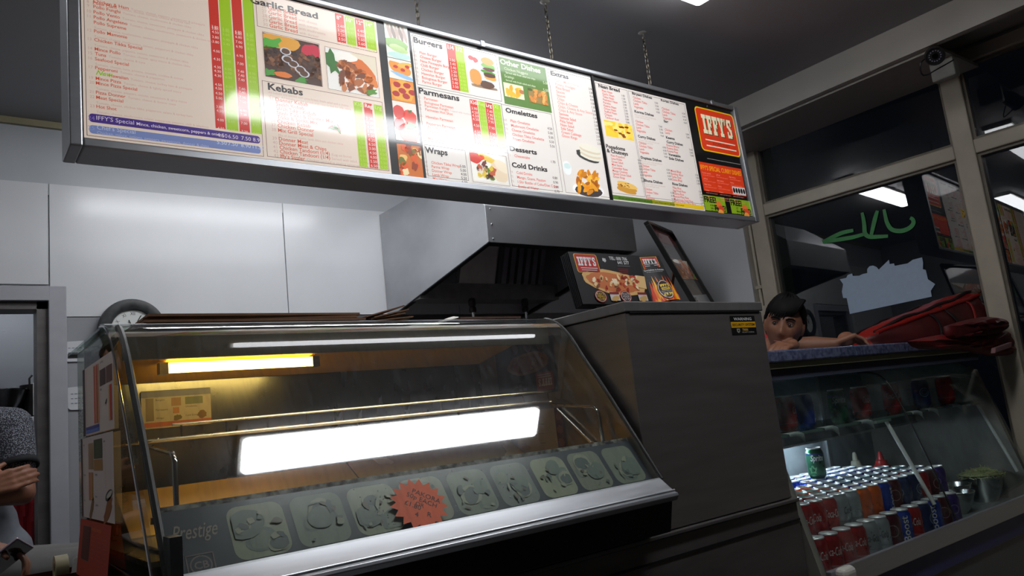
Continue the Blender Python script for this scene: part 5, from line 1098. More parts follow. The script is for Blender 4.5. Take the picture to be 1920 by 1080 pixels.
mb = MB(); mb.box(FX0, FX1, 1.592, 2.25, H + .058, H + .078); fb(mb, 'worktop_trim', M_fcream)
mb = MB(); mb.box(FX0, FX1, 1.605, 1.76, H + .018, H + .058); fb(mb, 'top_fascia', mat('fascia_slate', (74, 80, 96), .4, .2, noise=.1))
mb = MB(); mb.box(FX0, FX1, 1.46, 2.25, .10, H - .665); fb(mb, 'base', M_fgrey)
mb = MB(); mb.box(FX0 + .05, FX1 - .05, 1.52, 2.2, 0, .10); fb(mb, 'plinth', M_black)
mb = MB(); mb.box(FX0, FX1, 1.452, 1.46, H - .745, H - .668); fb(mb, 'blue_band', mat('navy_band', (64, 70, 126), .4, noise=.15))
mb = MB(); mb.prism([(FX0, 1.440, H - .596), (FX0, 1.438, H - .664), (FX0, 1.50, H - .664), (FX0, 1.50, H - .63), (FX0, 1.462, H - .63), (FX0, 1.458, H - .596)], (FX1 - FX0, 0, 0)); fb(mb, 'glass_channel', M_alu, bevel=.003)
mb = MB(); mb.box(FX0 + .01, FX0 + .085, 1.395, 1.44, H - .67, H - .585); fb(mb, 'corner_bumper', mat('bumper_cream', (196, 194, 186), .45, noise=.08), bevel=.02, bseg=4)
mb = MB(); mb.box(FX0, FX1, 2.20, 2.25, H - .66, H + .058); fb(mb, 'back_doors', M_fin)
for x in (2.98, 3.62): mb = MB(); mb.box(x, x + .02, 2.19, 2.2, H - .525, H + .05); fb(mb, 'door_stile', M_alu)
for x in (FX0, FX1 - .03): mb = MB(); mb.prism([(x, 2.2, H - .66), (x, 2.2, H + .058), (x, 1.70, H + .018), (x, 1.62, -.03 + H), (x, 1.47, H - .63), (x, 1.47, H - .66)], (.03, 0, 0)); fb(mb, 'end_wall', mat('fridge_end', (128, 124, 116), .45, noise=.12))
mb = MB(); mb.box(FX0 + .03, FX1 - .03, 1.50, 2.2, H - .664, DECK); fb(mb, 'chill_deck', M_fin)
mb = MB(); mb.box(FX0 + .03, 3.53, 1.576, 2.19, DECK, RAISED); fb(mb, 'raised_deck', M_fin)
fg = smooth_path([(1.75, .016), (1.70, .012), (1.655, -.008), (1.622, -.05), (1.59, -.13), (1.53, -.33), (1.452, -.615)], 5); fgi = thick(fg, -.006)
G_fr = glass('fridge_glass', (246, 250, 248), .02, dirt=.16, dirtcol=(140, 150, 150), stretch=(3, 2, 2), ior=1.5, boost=1.0)
XS = 3.22
for a, b in ((FX0 + .004, XS - .003), (XS + .003, FX1 - .004)):
    mb = MB(); mb.prism([(a, y, H + z) for y, z in fg] + [(a, y, H + z) for y, z in reversed(fgi)], (b - a, 0, 0), smooth=True); fb(mb, 'front_glass', G_fr)
mb = MB(); mb.tube([(XS, y - .003, H + z + .001) for y, z in fg], .0032, 6); fb(mb, 'glass_seam', M_rubber)
SZ = H - .172
mb = MB(); mb.box(FX0 + .03, 3.98, 1.60, 1.93, SZ - .008, SZ); sh_ = fb(mb, 'glass_shelf', glass('shelf_glass', (150, 190, 176), .02, ior=1.5))
mb = MB(); mb.box(FX0 + .03, 3.98, 1.597, 1.601, SZ - .009, SZ + .001); fb(mb, 'shelf_edge', mat('green_glass_edge', (84, 110, 100), .2, coat=.5, noise=.1))
mb = MB(); mb.box(FX0 + .03, FX1 - .03, 1.95, 2.02, H - .262, H - .192); fb(mb, 'light_housing', M_fgrey)
mb = MB(); mb.box(FX0 + .03, FX1 - .03, 1.944, 1.952, H - .266, H - .256); fb(mb, 'housing_lip', M_alu)
mb = MB(); mb.tube([(2.45, 2.05, H - .262), (3.40, 2.05, H - .262)], .012, 10); fb(mb, 'light_tube', emat('fridge_tube', (222, 238, 255), 40.0))
mb = MB(); mb.box(2.42, 3.43, 2.02, 2.09, H - .248, H - .24); fb(mb, 'tube_tray', M_white)
for a, b in (((1660, 790), (1752, 946)), ((1834, 772), (1908, 884))):
    p0, p1 = at(*a, Y=1.62), at(*b, Y=1.50); p0.z = SZ - .010; mb = MB(); mb.tube([p0, p1], .008, 10); fb(mb, 'shelf_post', M_white)
    mb = MB(); mb.box(p0.x - .09, p0.x + .03, 1.61, 1.63, SZ - .022, SZ - .009); fb(mb, 'shelf_bracket', M_white)
# paper strips hanging on the shelf edge
for k, px in enumerate((1490, 1555, 1622, 1716, 1745, 1790)):
    c = at(px, 800 - (px - 1490) * .17, Y=1.594); c.z = SZ; mb = MB(); n = 8; pts = []
    for i in range(n + 1):
        u = i / n
        for j in range(4):
            v = j / 3; drop = v * (.012 + .03 * (u ** 3)); pts.append((c.x - .05 + .09 * u, 1.622 - .032 * min(1, v * 1.6) - .004 * v, SZ + .002 - max(0, (v - .5)) * 2 * drop))
    mb.add(pts, [(i * 4 + j, i * 4 + j + 1, (i + 1) * 4 + j + 1, (i + 1) * 4 + j) for i in range(n) for j in range(3)], 0, True)
    tag(mb.build('shelf_tag', mat('tag_paper', (160, 170, 168), .6, noise=.1), solid=.0008), 'torn white paper strip over the fridge shelf edge, %s from the left' % ('first', 'second', 'third', 'fourth', 'fifth', 'sixth')[k], 'paper strip', 'paper strips on the fridge shelf edge')

# cans
CANH, CANR = .115, .033
CS = 1.14            # the cans are a little larger than the common 330 ml size
def wrap(mb, t, ang, z, cap, mi, r, bold=0.0, shear=0.0, vertical=False, width=None):
    vs, fs, tw = text_geo(t, bold, shear); k = cap / CAP; kx = (width / tw) if width else k; pts = []
    for a, b in vs:
        u, v = ((a - tw / 2) * kx, (b - .35) * k)
        if vertical: u, v = -v, u
        th = ang + u / r; pts.append((r * math.sin(th), -r * math.cos(th), z + v))
    mb.add(pts, fs, mi)
M_lid = mat('can_lid', (226, 228, 230), .36, .55, noise=.05, scale=60)
def canmat(n, c, m=.55): return mat('can_' + n, c, .28, m, noise=.12, scale=30, coat=.4)
def make_can(kind, label):
    col, marks = CANS[kind]
    t = thing('drink_can', label, 'drink can', (0, 0, 0), group='drink cans in the fridge')
    mb = MB(); mb.lathe([(0, .004), (.024, 0), (.027, .004), (.0325, .012), (CANR, .018), (CANR, .092), (.0315, .100), (.027, .1075), (.0272, .111)], n=22)
    mt = [canmat(kind, col)]
    for m_ in marks:
        tx, ang, z, cap, c, kw = m_
        mm = canmat('mark_%d_%d_%d' % c, c, .2)
        if mm not in mt: mt.append(mm)
        if tx == 'ring':
            for i in range(20):
                a0, a1 = 2 * math.pi * i / 20, 2 * math.pi * (i + 1) / 20; q = []
                for a_, rr in ((a0, cap), (a1, cap), (a1, cap * .86), (a0, cap * .86)): th = ang + rr * math.cos(a_) / CANR; q.append((.0334 * math.sin(th), -.0334 * math.cos(th), z + rr * math.sin(a_)))
                mb.poly(q, mt.index(mm))
        elif tx == 'blob':
            q = [];
            for i in range(14): a_ = 2 * math.pi * i / 14; rr = cap * (1 + .3 * math.sin(5 * a_)); th = ang + rr * math.cos(a_) / CANR; q.append((.0334 * math.sin(th), -.0334 * math.cos(th), z + rr * math.sin(a_)))
            mb.poly(q, mt.index(mm))
        elif tx == 'band':
            mb.lathe([(.0333, z), (.0333, z + cap)], n=22, mi=mt.index(mm))
        else: wrap(mb, tx, ang, z, cap, mt.index(mm), .0335, **kw)
    mb.build('can_body', mt, t)
    mb = MB(); mb.lathe([(.0272, .1105), (.0275, .1135), (.0262, .115), (.0248, .1145), (.0235, .110), (.020, .1088), (0, .1090)], n=22)
    mb.ball((0, -.006, .1105), (.008, .011, .0012), 10); mb.build('lid', M_lid, t)
    return t
WH_ = (215, 210, 205)
CANS = {
 'red': ((176, 22, 26), [('Coca-Cola', .1, .066, .024, WH_, dict(shear=.35, width=.058)), ('band', 0, .024, .002, (150, 120, 120), {})]),
 'silver': ((168, 172, 176), [('Coca-Cola', .1, .064, .022, (70, 66, 68), dict(shear=.35, width=.056)), ('band', 0, .03, .0015, (120, 120, 124), {})]),
 'orange': ((232, 104, 26), [('blob', .2, .062, .010, (60, 130, 50), {}), ('ring', -.4, .055, .018, (240, 190, 120), {})]),
 'blue': ((20, 60, 172), [('Boost', .2, .056, .024, WH_, dict(bold=.01, vertical=True))]),
 'navy': ((26, 40, 92), [('ring', .2, .06, .018, (120, 150, 180), {}), ('ring', .2, .06, .010, (120, 150, 180), {})]),
 'wine': ((92, 20, 30), [('ring', .3, .06, .019, (150, 110, 110), {})]),
 'purple': ((74, 46, 128), [('ring', .2, .06, .016, (150, 130, 180), {})]),
 'sky': ((110, 160, 205), [('blob', .1, .07, .012, (236, 200, 60), {}), ('band', 0, .04, .012, (40, 90, 170), {})]),
 'green': ((24, 96, 66), [('Sprite', .15, .078, .022, (225, 230, 230), dict(bold=.02, shear=.25, width=.05)), ('band', 0, .088, .006, (40, 60, 120), {}), ('blob', -.5, .035, .014, (90, 150, 110), {})]),
}
NAMES = dict(red='red cola can', silver='silver can', orange='orange can', blue='bright blue can', navy='dark blue can', wine='dark red can', purple='purple can', sky='pale blue can', green='green lemonade can')
proto = {}
ORD = ['first', 'second', 'third', 'fourth', 'fifth', 'sixth', 'seventh', 'eighth', 'ninth', 'tenth', 'eleventh', 'twelfth', 'thirteenth', 'fourteenth', 'fifteenth', 'sixteenth', 'seventeenth']
rnc = random.Random(11)
def can(kind, x, y, z, label, turn=None):
    if kind not in proto: c = proto[kind] = make_can(kind, label)
    else: c = copy_thing(proto[kind], label)
    face = math.atan2(-y, -x) + math.pi / 2      # the print turned roughly to the customer
    c.scale = (CS, CS, CS); c.location = (x, y, z); c.rotation_euler = (0, 0, face + (rnc.uniform(-1.3, 1.3) if turn is None else turn))
    return c
# low front row
low = ['red', 'red', 'red', 'red', 'silver', 'silver', 'wine', 'blue', 'red', 'navy', 'blue', 'wine', 'purple']
for i, k in enumerate(low):
    can(k, 2.36 + .083 * i, 1.532, DECK, '%s in the low front row of the fridge, %s from the left' % (NAMES[k], ORD[i]), .15 * math.sin(i * 2.1) if k in ('red', 'silver') else None)
front = ['red', 'red', 'red', 'silver', 'silver', 'orange', 'orange', 'blue', 'wine', 'navy', 'navy', 'red', 'wine', 'purple']
r1 = ['red', 'red', 'red', 'silver', 'wine', 'orange', 'blue', 'blue', 'navy', 'sky', 'wine', 'red', 'purple', 'purple']
ROWN = ['front', 'second', 'third', 'fourth', 'fifth', 'sixth', 'seventh', 'eighth']
for r_ in range(7):
    y = 1.617 + .0785 * r_; vis = [i for i in range(14) if 2.44 + .0795 * i > 1.47 * y - .03]
    if r_ >= 2: vis = [i for i in vis if not (r_ >= 4 and i < 7)]
    for n, i in enumerate(vis):
        if r_ == 0: k = front[i]
        elif r_ == 1: k = r1[i]
        elif r_ == 2: k = 'orange' if i < 6 else ('silver' if i < 7 else rnc.choice(('blue', 'navy', 'sky', 'wine')))
        elif r_ == 3: k = 'orange' if i < 6 else rnc.choice(('blue', 'blue', 'sky', 'navy')) if i < 11 else 'purple'
        else: k = rnc.choice(('sky', 'blue', 'blue')) if r_ < 6 else 'purple'
        can(k, 2.44 + .0795 * i + rnc.uniform(-.001, .001), y + rnc.uniform(-.001, .001), RAISED, '%s on the raised fridge deck, %s row, %s can from its left end' % (NAMES[k], ROWN[r_], ORD[n]))
can('green', 2.44 + .0795 * 8, 1.617 + .0785 * 4, RAISED + CANH * CS + .0005, 'green lemonade can standing on top of the other cans', .1)
# shelf cans
for n, (k, px, tn) in enumerate((('red', 1478, 1.5), ('blue', 1512, 1.2), ('green', 1575, .1), ('red', 1618, 1.0), ('red', 1676, .25), ('navy', 1731, .2), ('red', 1776, 1.8), ('wine', 1812, 1.2))):
    q = at(px, 800 - (px - 1490) * .17, Y=1.70)
    can(k, q.x, 1.70, SZ + .0005, '%s on the glass fridge shelf, %s from the left' % (NAMES[k], ORD[n]), tn)
# sauce bottles, tub, bowls
for nm, rgb, x, y, lab in (('red', (206, 30, 32), 3.69, 1.965, 'red squeezy sauce bottle behind the cans in the fridge'), ('white', (196, 192, 172), 3.68, 2.09, 'off-white squeezy sauce bottle behind the cans in the fridge')):
    t = thing('sauce_bottle', lab, 'sauce bottle', (x, y, DECK)); m_ = mat('bottle_' + nm, rgb, .35, noise=.08, coat=.3)
    s = 1.0 if nm == 'red' else .82
    mb = MB(); mb.lathe([(0, 0), (.036 * s, 0), (.04 * s, .006), (.04 * s, .17), (.037 * s, .182)], n=22); mb.build('bottle_body', m_, t)
    mb = MB(); mb.lathe([(.041 * s, .178), (.042 * s, .2), (.030 * s, .212), (.026 * s, .228), (.016 * s, .234), (.010, .262), (.006, .272), (0, .273)], n=22); mb.build('nozzle_cap', m_, t)
t = thing('plastic_tub', 'white plastic tub at the left end of the fridge behind the cans', 'tub', (2.90, 2.05, RAISED))
mb = MB(); mb.lathe([(0, 0), (.05, 0), (.058, .08), (.062, .082), (.062, .088), (.052, .086), (.046, .008), (0, .008)], n=24); mb.build('tub', M_white, t)
mb = MB(); mb.box(-.03, .03, -.061, -.056, .02, .055); mb.build('tub_label', M_paper, t)
M_bowl = mat('bowl_bright_steel', (196, 196, 190), .18, 1.0, noise=.08)
for nm, x, y, rr, z, lab in (('salad', 3.975, 1.645, .090, .118, 'steel bowl heaped with shredded cabbage at the right end of the fridge'), ('mid', 3.785, 1.72, .095, .098, 'empty steel bowl between two others in the fridge'), ('near', 3.63, 1.635, .085, .088, 'steel bowl with a scoop and lemon piece, next to the cans')):
    t = thing('steel_bowl', lab, 'bowl', (x, y, DECK))
    mb = MB(); mb.lathe([(0, 0), (rr * .55, 0), (rr * .85, z * .5), (rr, z), (rr * 1.04, z + .002), (rr * 1.04, z + .006), (rr * .97, z + .005), (rr * .8, z * .5), (rr * .5, .006), (0, .006)], n=32); mb.build('bowl', M_bowl, t)
    if nm == 'salad':
        rn = random.Random(5); mb = MB()
        for i in range(420):
            a = rn.uniform(0, 6.28); q = rn.random() ** .6 * rr * 1.02; hgt = z + .03 * (1 - (q / rr) ** 2) * rn.uniform(.4, 1.1)
            c = Vector((x + q * math.cos(a), y + q * math.sin(a), DECK + hgt)); d = Vector((rn.gauss(0, 1), rn.gauss(0, 1), rn.gauss(0, .35))).normalized() * rn.uniform(.012, .026); u = Vector((rn.gauss(0, 1), rn.gauss(0, 1), rn.gauss(0, 1))) * .004
            mb.tube([c - d, c + u, c + d], .0013, 4)
        mb.ball((x, y, DECK + z - .004), (rr * .9, rr * .9, .022), 16)
        tag(mb.build('shredded_cabbage', mat('cabbage', (196, 198, 140), .6, noise=.25, scale=60)), 'heap of shredded pale cabbage in the right steel bowl', 'shredded cabbage', kind='stuff')
    if nm == 'near':
        mb = MB(); mb.ball((x - .02, y + .01, DECK + .055), (.02, .014, .03), 12); tag(mb.build('lemon_piece', mat('lemon', (196, 196, 110), .5, noise=.15)), 'pale lemon piece in the steel bowl next to the cans', 'lemon')
        mb = MB(); mb.lathe([(0, 0), (.018, .002), (.024, .04), (.022, .04), (.016, .005), (0, .004)], (x + .03, y, DECK + .04), 16); tag(mb.build('plastic_scoop', M_white), 'white plastic cup used as a scoop in the steel bowl', 'cup')

# ------------------------------------------------------------------ red delivery bag on the worktop
bag = thing('delivery_bag', 'slouched red insulated delivery bag with dark trim lying on the blue worktop', 'delivery bag', (3.6, 1.80, FTOP))
bo = Vector((3.6, 1.80, FTOP))
tops = [(1612, 634), (1640, 616), (1672, 600), (1702, 590), (1730, 578), (1760, 566), (1790, 554), (1815, 548), (1836, 550), (1853, 566), (1860, 590)]
YC = [1.85 - .29 * (k / (len(tops) - 1)) ** 1.3 for k in range(len(tops))]; tp_ = [at(a, b, Y=y) for (a, b), y in zip(tops, YC)]
mb = MB(); NS = 25; A_ = 22; rings = []
for i in range(NS + 1):
    u = i / NS * (len(tp_) - 1); k = min(int(u), len(tp_) - 2); f = u - k; p = tp_[k].lerp(tp_[k + 1], f)
    hgt = max(.02, p.z - FTOP); e = min(1, (i + .3) / 6) ; ww = (.05 + .12 * e) * (1 - .35 * i / NS); ring = []
    for j in range(A_ + 1):
        a = math.pi * j / A_; cy_, sy_ = math.cos(a), math.sin(a)
        yy = p.y - ww * math.copysign(abs(cy_) ** .7, cy_); zz = FTOP + .002 + hgt * sy_ ** .75 * (1 + .03 * math.sin(u * 3 + j * .9)) * (1 if j > A_ / 2 else 1)
        ring.append((p.x + .012 * math.sin(j * .7 + i * .8), yy + .006 * math.sin(i * 1.1 + j * .5), zz))
    rings.append(ring)
vs = [q for r0 in rings for q in r0]; n1 = A_ + 1
for i in range(NS):
    for j in range(A_):
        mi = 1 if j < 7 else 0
        mb.add([rings[i][j], rings[i][j + 1], rings[i + 1][j + 1], rings[i + 1][j]], [(0, 1, 2, 3)], mi, True)
mb.add(rings[0], [list(range(n1))], 0); mb.add(rings[-1], [list(range(n1))], 0)
for i in range(NS): mb.add([rings[i][0], rings[i + 1][0], rings[i + 1][-1], rings[i][-1]], [(0, 1, 2, 3)], 1)
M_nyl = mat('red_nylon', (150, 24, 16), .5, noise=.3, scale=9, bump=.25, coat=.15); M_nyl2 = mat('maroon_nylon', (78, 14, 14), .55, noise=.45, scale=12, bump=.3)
M_trim = mat('dark_webbing', (30, 14, 14), .7, noise=.3, scale=40)
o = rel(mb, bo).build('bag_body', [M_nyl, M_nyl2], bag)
bm = bmesh.new(); bm.from_mesh(o.data); bmesh.ops.remove_doubles(bm, verts=bm.verts, dist=.0005); bmesh.ops.recalc_face_normals(bm, faces=bm.faces); bm.to_mesh(o.data); bm.free()
for j, m_, rr in ((9, M_trim, .008), (7, M_nyl, .010), (14, M_trim, .006)):
    mb = MB(); mb.tube([Vector(rings[i][j]) + Vector((0, -.004 if j < 11 else .003, .004)) for i in range(1, NS)], rr, 8); rel(mb, bo).build('edge_piping', m_, bag)
for i in (7, 10, 13, 17):
    mb = MB(); a = [Vector(rings[i][j]) + Vector((0, -.006, .002)) for j in range(0, 10)]; b = [q + Vector((.035, 0, 0)) for q in a]
    mb.add(a + b, [(k, k + 1, 11 + k, 10 + k) for k in range(9)], 0, True); rel(mb, bo).build('strap', M_trim if i != 13 else M_nyl, bag, solid=.004)
def pillow(outline, Y, bulge, seed, name, m_):
    P = smooth_path([tuple(at(a, b, Y=Y)) for a, b in outline] + [tuple(at(*outline[0], Y=Y))], 3)[:-1]; c = sum((Vector(q) for q in P), Vector()) / len(P); n = len(P); rn = random.Random(seed); vs = []
    for sgn in (-1, 1):
        for k in range(5):
            f = 1 - (k / 5) ** 1.6
            for q in P:
                v = c.lerp(Vector(q), f); v.y += sgn * bulge * math.sin(math.pi / 2 * k / 4) * (1 + .25 * math.sin(v.x * 60 + v.z * 45)); vs.append(v)
    mb = MB(); fs = [(s_ * 5 * n + k * n + i, s_ * 5 * n + k * n + (i + 1) % n, s_ * 5 * n + (k + 1) * n + (i + 1) % n, s_ * 5 * n + (k + 1) * n + i) for s_ in (0, 1) for k in range(4) for i in range(n)]
    fs += [[4 * n + i for i in range(n)], [9 * n + i for i in range(n)]]
    mb.add(vs, fs, 0, True); o = rel(mb, bo).build(name, m_, bag)
    bm = bmesh.new(); bm.from_mesh(o.data); bmesh.ops.remove_doubles(bm, verts=bm.verts, dist=.0004); bmesh.ops.recalc_face_normals(bm, faces=bm.faces); bm.to_mesh(o.data); bm.free()
M_flap = mat('flap_nylon', (96, 18, 20), .55, noise=.4, scale=14, bump=.3)
pillow([(1770, 612), (1810, 600), (1850, 594), (1882, 600), (1888, 612), (1870, 626), (1820, 634), (1780, 636)], 1.47, .045, 1, 'bag_flap', M_flap)
pillow([(1700, 640), (1760, 628), (1830, 622), (1885, 620), (1908, 634), (1914, 650), (1898, 664), (1862, 668), (1842, 664), (1790, 655), (1720, 654)], 1.50, .045, 2, 'bag_pocket', mat('pocket_nylon', (120, 20, 20), .5, noise=.4, scale=14, bump=.3))
mb = MB(); q = [at(a, b, Y=1.43) for a, b in ((1867, 652), (1898, 641), (1896, 652), (1866, 662))]; mb.prism(q, (0, .02, 0)); rel(mb, bo).build('reflective_patch', mat('patch', (150, 110, 112), .5, noise=.1), bag, bevel=.003)
mb = MB(); q = [at(a, b, Y=1.44) for a, b in ((1818, 617), (1860, 610), (1860, 620), (1820, 626))]; mb.prism(q, (0, .02, 0)); rel(mb, bo).build('handle_tab', M_nyl, bag, bevel=.003)

# ------------------------------------------------------------------ window marks, camera, pipe
def onglass(px, py, off=.006):
    n0 = wn; p0 = wpt(2.0, 1.5, off); d = ray(px, py); t = (p0 - EYE).dot(n0) / d.dot(n0); return EYE + d * t
pts = [(645, 235), (690, 225), (700, 205), (730, 195), (735, 212), (780, 210), (805, 198), (835, 192), (835, 165), (850, 145), (875, 140), (900, 150), (915, 168), (985, 100), (990, 130), (1020, 125), (1025, 142), (1115, 125), (1150, 100), (1215, 83), (1222, 120), (1220, 165), (1240, 170), (1255, 235), (1305, 268), (1275, 315), (1282, 355), (715, 475), (693, 365), (668, 365), (660, 320), (668, 268)]
mb = MB(); mb.prism([onglass(1400 + a / 3.692, 460 + b / 3.692) for a, b in pts], wn * .0012)
tag(mb.build('window_sticker', mat('sticker_back', (150, 166, 186), .6, noise=.06, scale=40)), 'pale blue-grey back of a cut-out poster stuck on the window glass', 'sticker')
mb = MB()
for path in ([(410, 855), (480, 820), (560, 785), (640, 768)], [(410, 858), (480, 845), (560, 832), (640, 818), (725, 795)], [(705, 635), (715, 680), (722, 730), (728, 790), (760, 815), (830, 815), (900, 810)], [(820, 620), (808, 660), (795, 710), (775, 800)], [(870, 610), (880, 660), (895, 715), (930, 762), (1000, 772), (1060, 750), (1090, 715), (1085, 685), (1066, 674)]):
    pp = smooth_path([tuple(onglass(1440 + a / 4, 240 + b / 4)) for a, b in path], 4); L_, R_ = [], []
    for i, q in enumerate(pp):
        d = (Vector(pp[min(i + 1, len(pp) - 1)]) - Vector(pp[max(i - 1, 0)])).normalized(); s_ = d.cross(wn).normalized() * (.008 + .004 * math.sin(3.1 * i / len(pp))); L_.append(Vector(q) + s_); R_.append(Vector(q) - s_)
    n = len(pp); mb.add(L_ + R_, [(i, i + 1, n + i + 1, n + i) for i in range(n - 1)], 0)
tag(mb.build('window_paint_mark', mat('green_paint', (30, 126, 50), .5, noise=.2, scale=40), solid=.001), 'green painted scribble on the window glass above the sticker', 'painted mark')
cc = at(1752, 104, X=3.70)
cct = thing('security_camera', 'black security camera with a ring of diodes under the soffit above the window', 'security camera', cc)
dv = (EYE + Vector((.2, -.2, -.4)) - cc).normalized()
mb = MB(); mb.lathe([(0, -.05), (.034, -.05), (.04, -.03), (.04, .03), (.042, .032), (.042, .042), (.036, .042), (.034, .036), (0, .036)], n=24, axis=dv); mb.build('camera_body', M_black, cct)
mb = MB(); mb.lathe([(0, .040), (.012, .040), (.013, .037)], n=16, axis=dv); mb.build('lens', mat('lens', (6, 6, 10), .05, coat=1.0), cct)
u_, v_ = basis(dv); mb = MB()
for i in range(14): a = 2 * math.pi * i / 14; mb.ball(dv * .038 + (u_ * math.cos(a) + v_ * math.sin(a)) * .024, .0035, 6)
mb.build('diode_ring', mat('diode', (120, 120, 140), .2, noise=.1), cct)
mb = MB(); mb.tube([-dv * .02, Vector((.03, .02, .04)), Vector((.07, .02, H + 1.468 - cc.z))], .012, 8); mb.build('bracket', M_black, cct)
mb = MB(); c0 = Vector((-.05, .06, .06)); mb.tube(smooth_path([tuple(-dv * .03), (-.035, .05, -.02), (-.01, .06, -.075), (.03, .0, -.055), (.07, -.05, -.03)], 4), .0032, 6); mb.build('cable', M_black, cct)
jb = at(1771, 131, X=3.93); mb = MB(); mb.box(jb.x - .03, jb.x + .03, jb.y - .055, jb.y + .055, jb.z - .05, jb.z + .05)
tag(mb.build('junction_box', mat('white_box', (150, 150, 144), .45, noise=.1), bevel=.008), 'white square junction box at the head of the window mullion', 'junction box')
ct_, cb_ = at(1406, 428, X=4.15), at(1427, 556, X=4.14)
cp = thing('conduit_pipe', 'painted vertical pipe with a clip on the pier beside the window', 'pipe', (4.15, ct_.y, cb_.z))
mb = MB(); mb.tube([(0, 0, -.1), (0, 0, 1.25)], .012, 10); mb.build('pipe', M_cream, cp)
for z in (.05, .8): mb = MB(); mb.box(-.014, .02, -.03, .02, z, z + .02); mb.build('pipe_clip', M_cream, cp)
mb = MB(); mb.box(-.02, .02, -.03, .02, -.16, -.06); mb.build('pipe_end_box', M_cream, cp, bevel=.003)
sw = at(1438, 562, X=4.16); mb = MB(); mb.ball((sw.x, sw.y, sw.z), (.014, .018, .05), 12); tag(mb.build('wall_fitting', M_cream), 'cream painted half-round fitting on the pier beside the pipe', 'fitting')

# ------------------------------------------------------------------ people
M_skin = mat('skin', (134, 90, 67), .5, noise=.12, scale=14); M_skin2 = mat('skin_tan', (140, 92, 68), .5, noise=.12, scale=14)
M_hair = mat('black_hair', (10, 9, 10), .7, noise=.4, scale=60, stretch=(1, 1, .2), spec=.15)
def G(x, c, s): return math.exp(-((x - c) / s) ** 2)
def head_pt(th, ph):
    x, y, z = math.sin(th) * math.sin(ph), -math.sin(th) * math.cos(ph), math.cos(th)
    wx_ = 1 - (.30 * (-z) ** 1.4 if z < 0 else .06 * z)
    p = Vector((x * .077 * wx_, y * .098, z * .120))
    if y < 0:
        p.y *= 1 - .06 * (1 - abs(x)); q = p
        p.y -= .020 * G(q.x, 0, .011) * G(q.z, -.026, .017) + .010 * G(q.x, 0, .009) * G(q.z, .0, .022)
        for sx in (-1, 1):
            p.y += .009 * G(q.x, sx * .031, .016) * G(q.z, .012, .012); p.y -= .004 * G(q.x, sx * .03, .022) * G(q.z, .034, .009)
            p.y -= .004 * G(q.x, sx * .045, .02) * G(q.z, -.022, .022); p.y -= .006 * G(q.x, sx * .011, .007) * G(q.z, -.034, .008)
        p.y -= .007 * G(q.x, 0, .022) * G(q.z, -.058, .006) + .007 * G(q.x, 0, .019) * G(q.z, -.070, .007); p.y += .004 * G(q.x, 0, .026) * G(q.z, -.064, .003)
        p.y -= .010 * G(q.x, 0, .022) * G(q.z, -.098, .016)
    return p
def add_head(mb, M):
    n, m = 56, 44; vs = [M @ head_pt(math.pi * i / m, 2 * math.pi * k / n) for i in range(m + 1) for k in range(n)]
    mb.add(vs, [(i * n + k, (i + 1) * n + k, (i + 1) * n + (k + 1) % n, i * n + (k + 1) % n) for i in range(m) for k in range(n)], 0, True)
    for sx in (-1, 1):
        mb.ball(M @ Vector((sx * .076, .012, -.004)), (.011, .020, .032), 12, rot=M.to_3x3())
def add_face(root, M, ro):
    for sx in (-1, 1):
        mb = MB(); c = M @ Vector((sx * .031, -.0755, .012)); mb.ball(c, .0112, 14); rel(mb, ro).build('eyeball', mat('eye_white', (150, 138, 130), .3, coat=.3, noise=.03), root)
        mb = MB(); c2 = M @ Vector((sx * .031 - .002, -.0850, .0108)); mb.ball(c2, (.0062, .0062, .0062), 10); rel(mb, ro).build('iris', mat('iris', (26, 14, 10), .15, coat=1.0), root)
        mb = MB(); mb.tube([M @ Vector((sx * x, y, z)) for x, y, z in ((.012, -.0935, .031), (.024, -.0945, .037), (.038, -.088, .038), (.050, -.076, .031))], [.0036, .0052, .0044, .002], 6); rel(mb, ro).build('eyebrow', M_hair, root)
        mb = MB(); mb.tube([M @ Vector((sx * x, y, z)) for x, y, z in ((.018, -.0825, .013), (.026, -.0875, .0205), (.036, -.0865, .0205), (.045, -.079, .013))], .0022, 6); rel(mb, ro).build('eyelid', M_skin, root)
    mb = MB(); mb.tube([M @ Vector((x, y, -.064)) for x, y in ((-.024, -.088), (-.012, -.0945), (0, -.0965), (.012, -.0945), (.024, -.088))], [.002, .0036, .004, .0036, .002], 8); rel(mb, ro).build('lips', mat('lips', (128, 72, 62), .45, noise=.1), root)
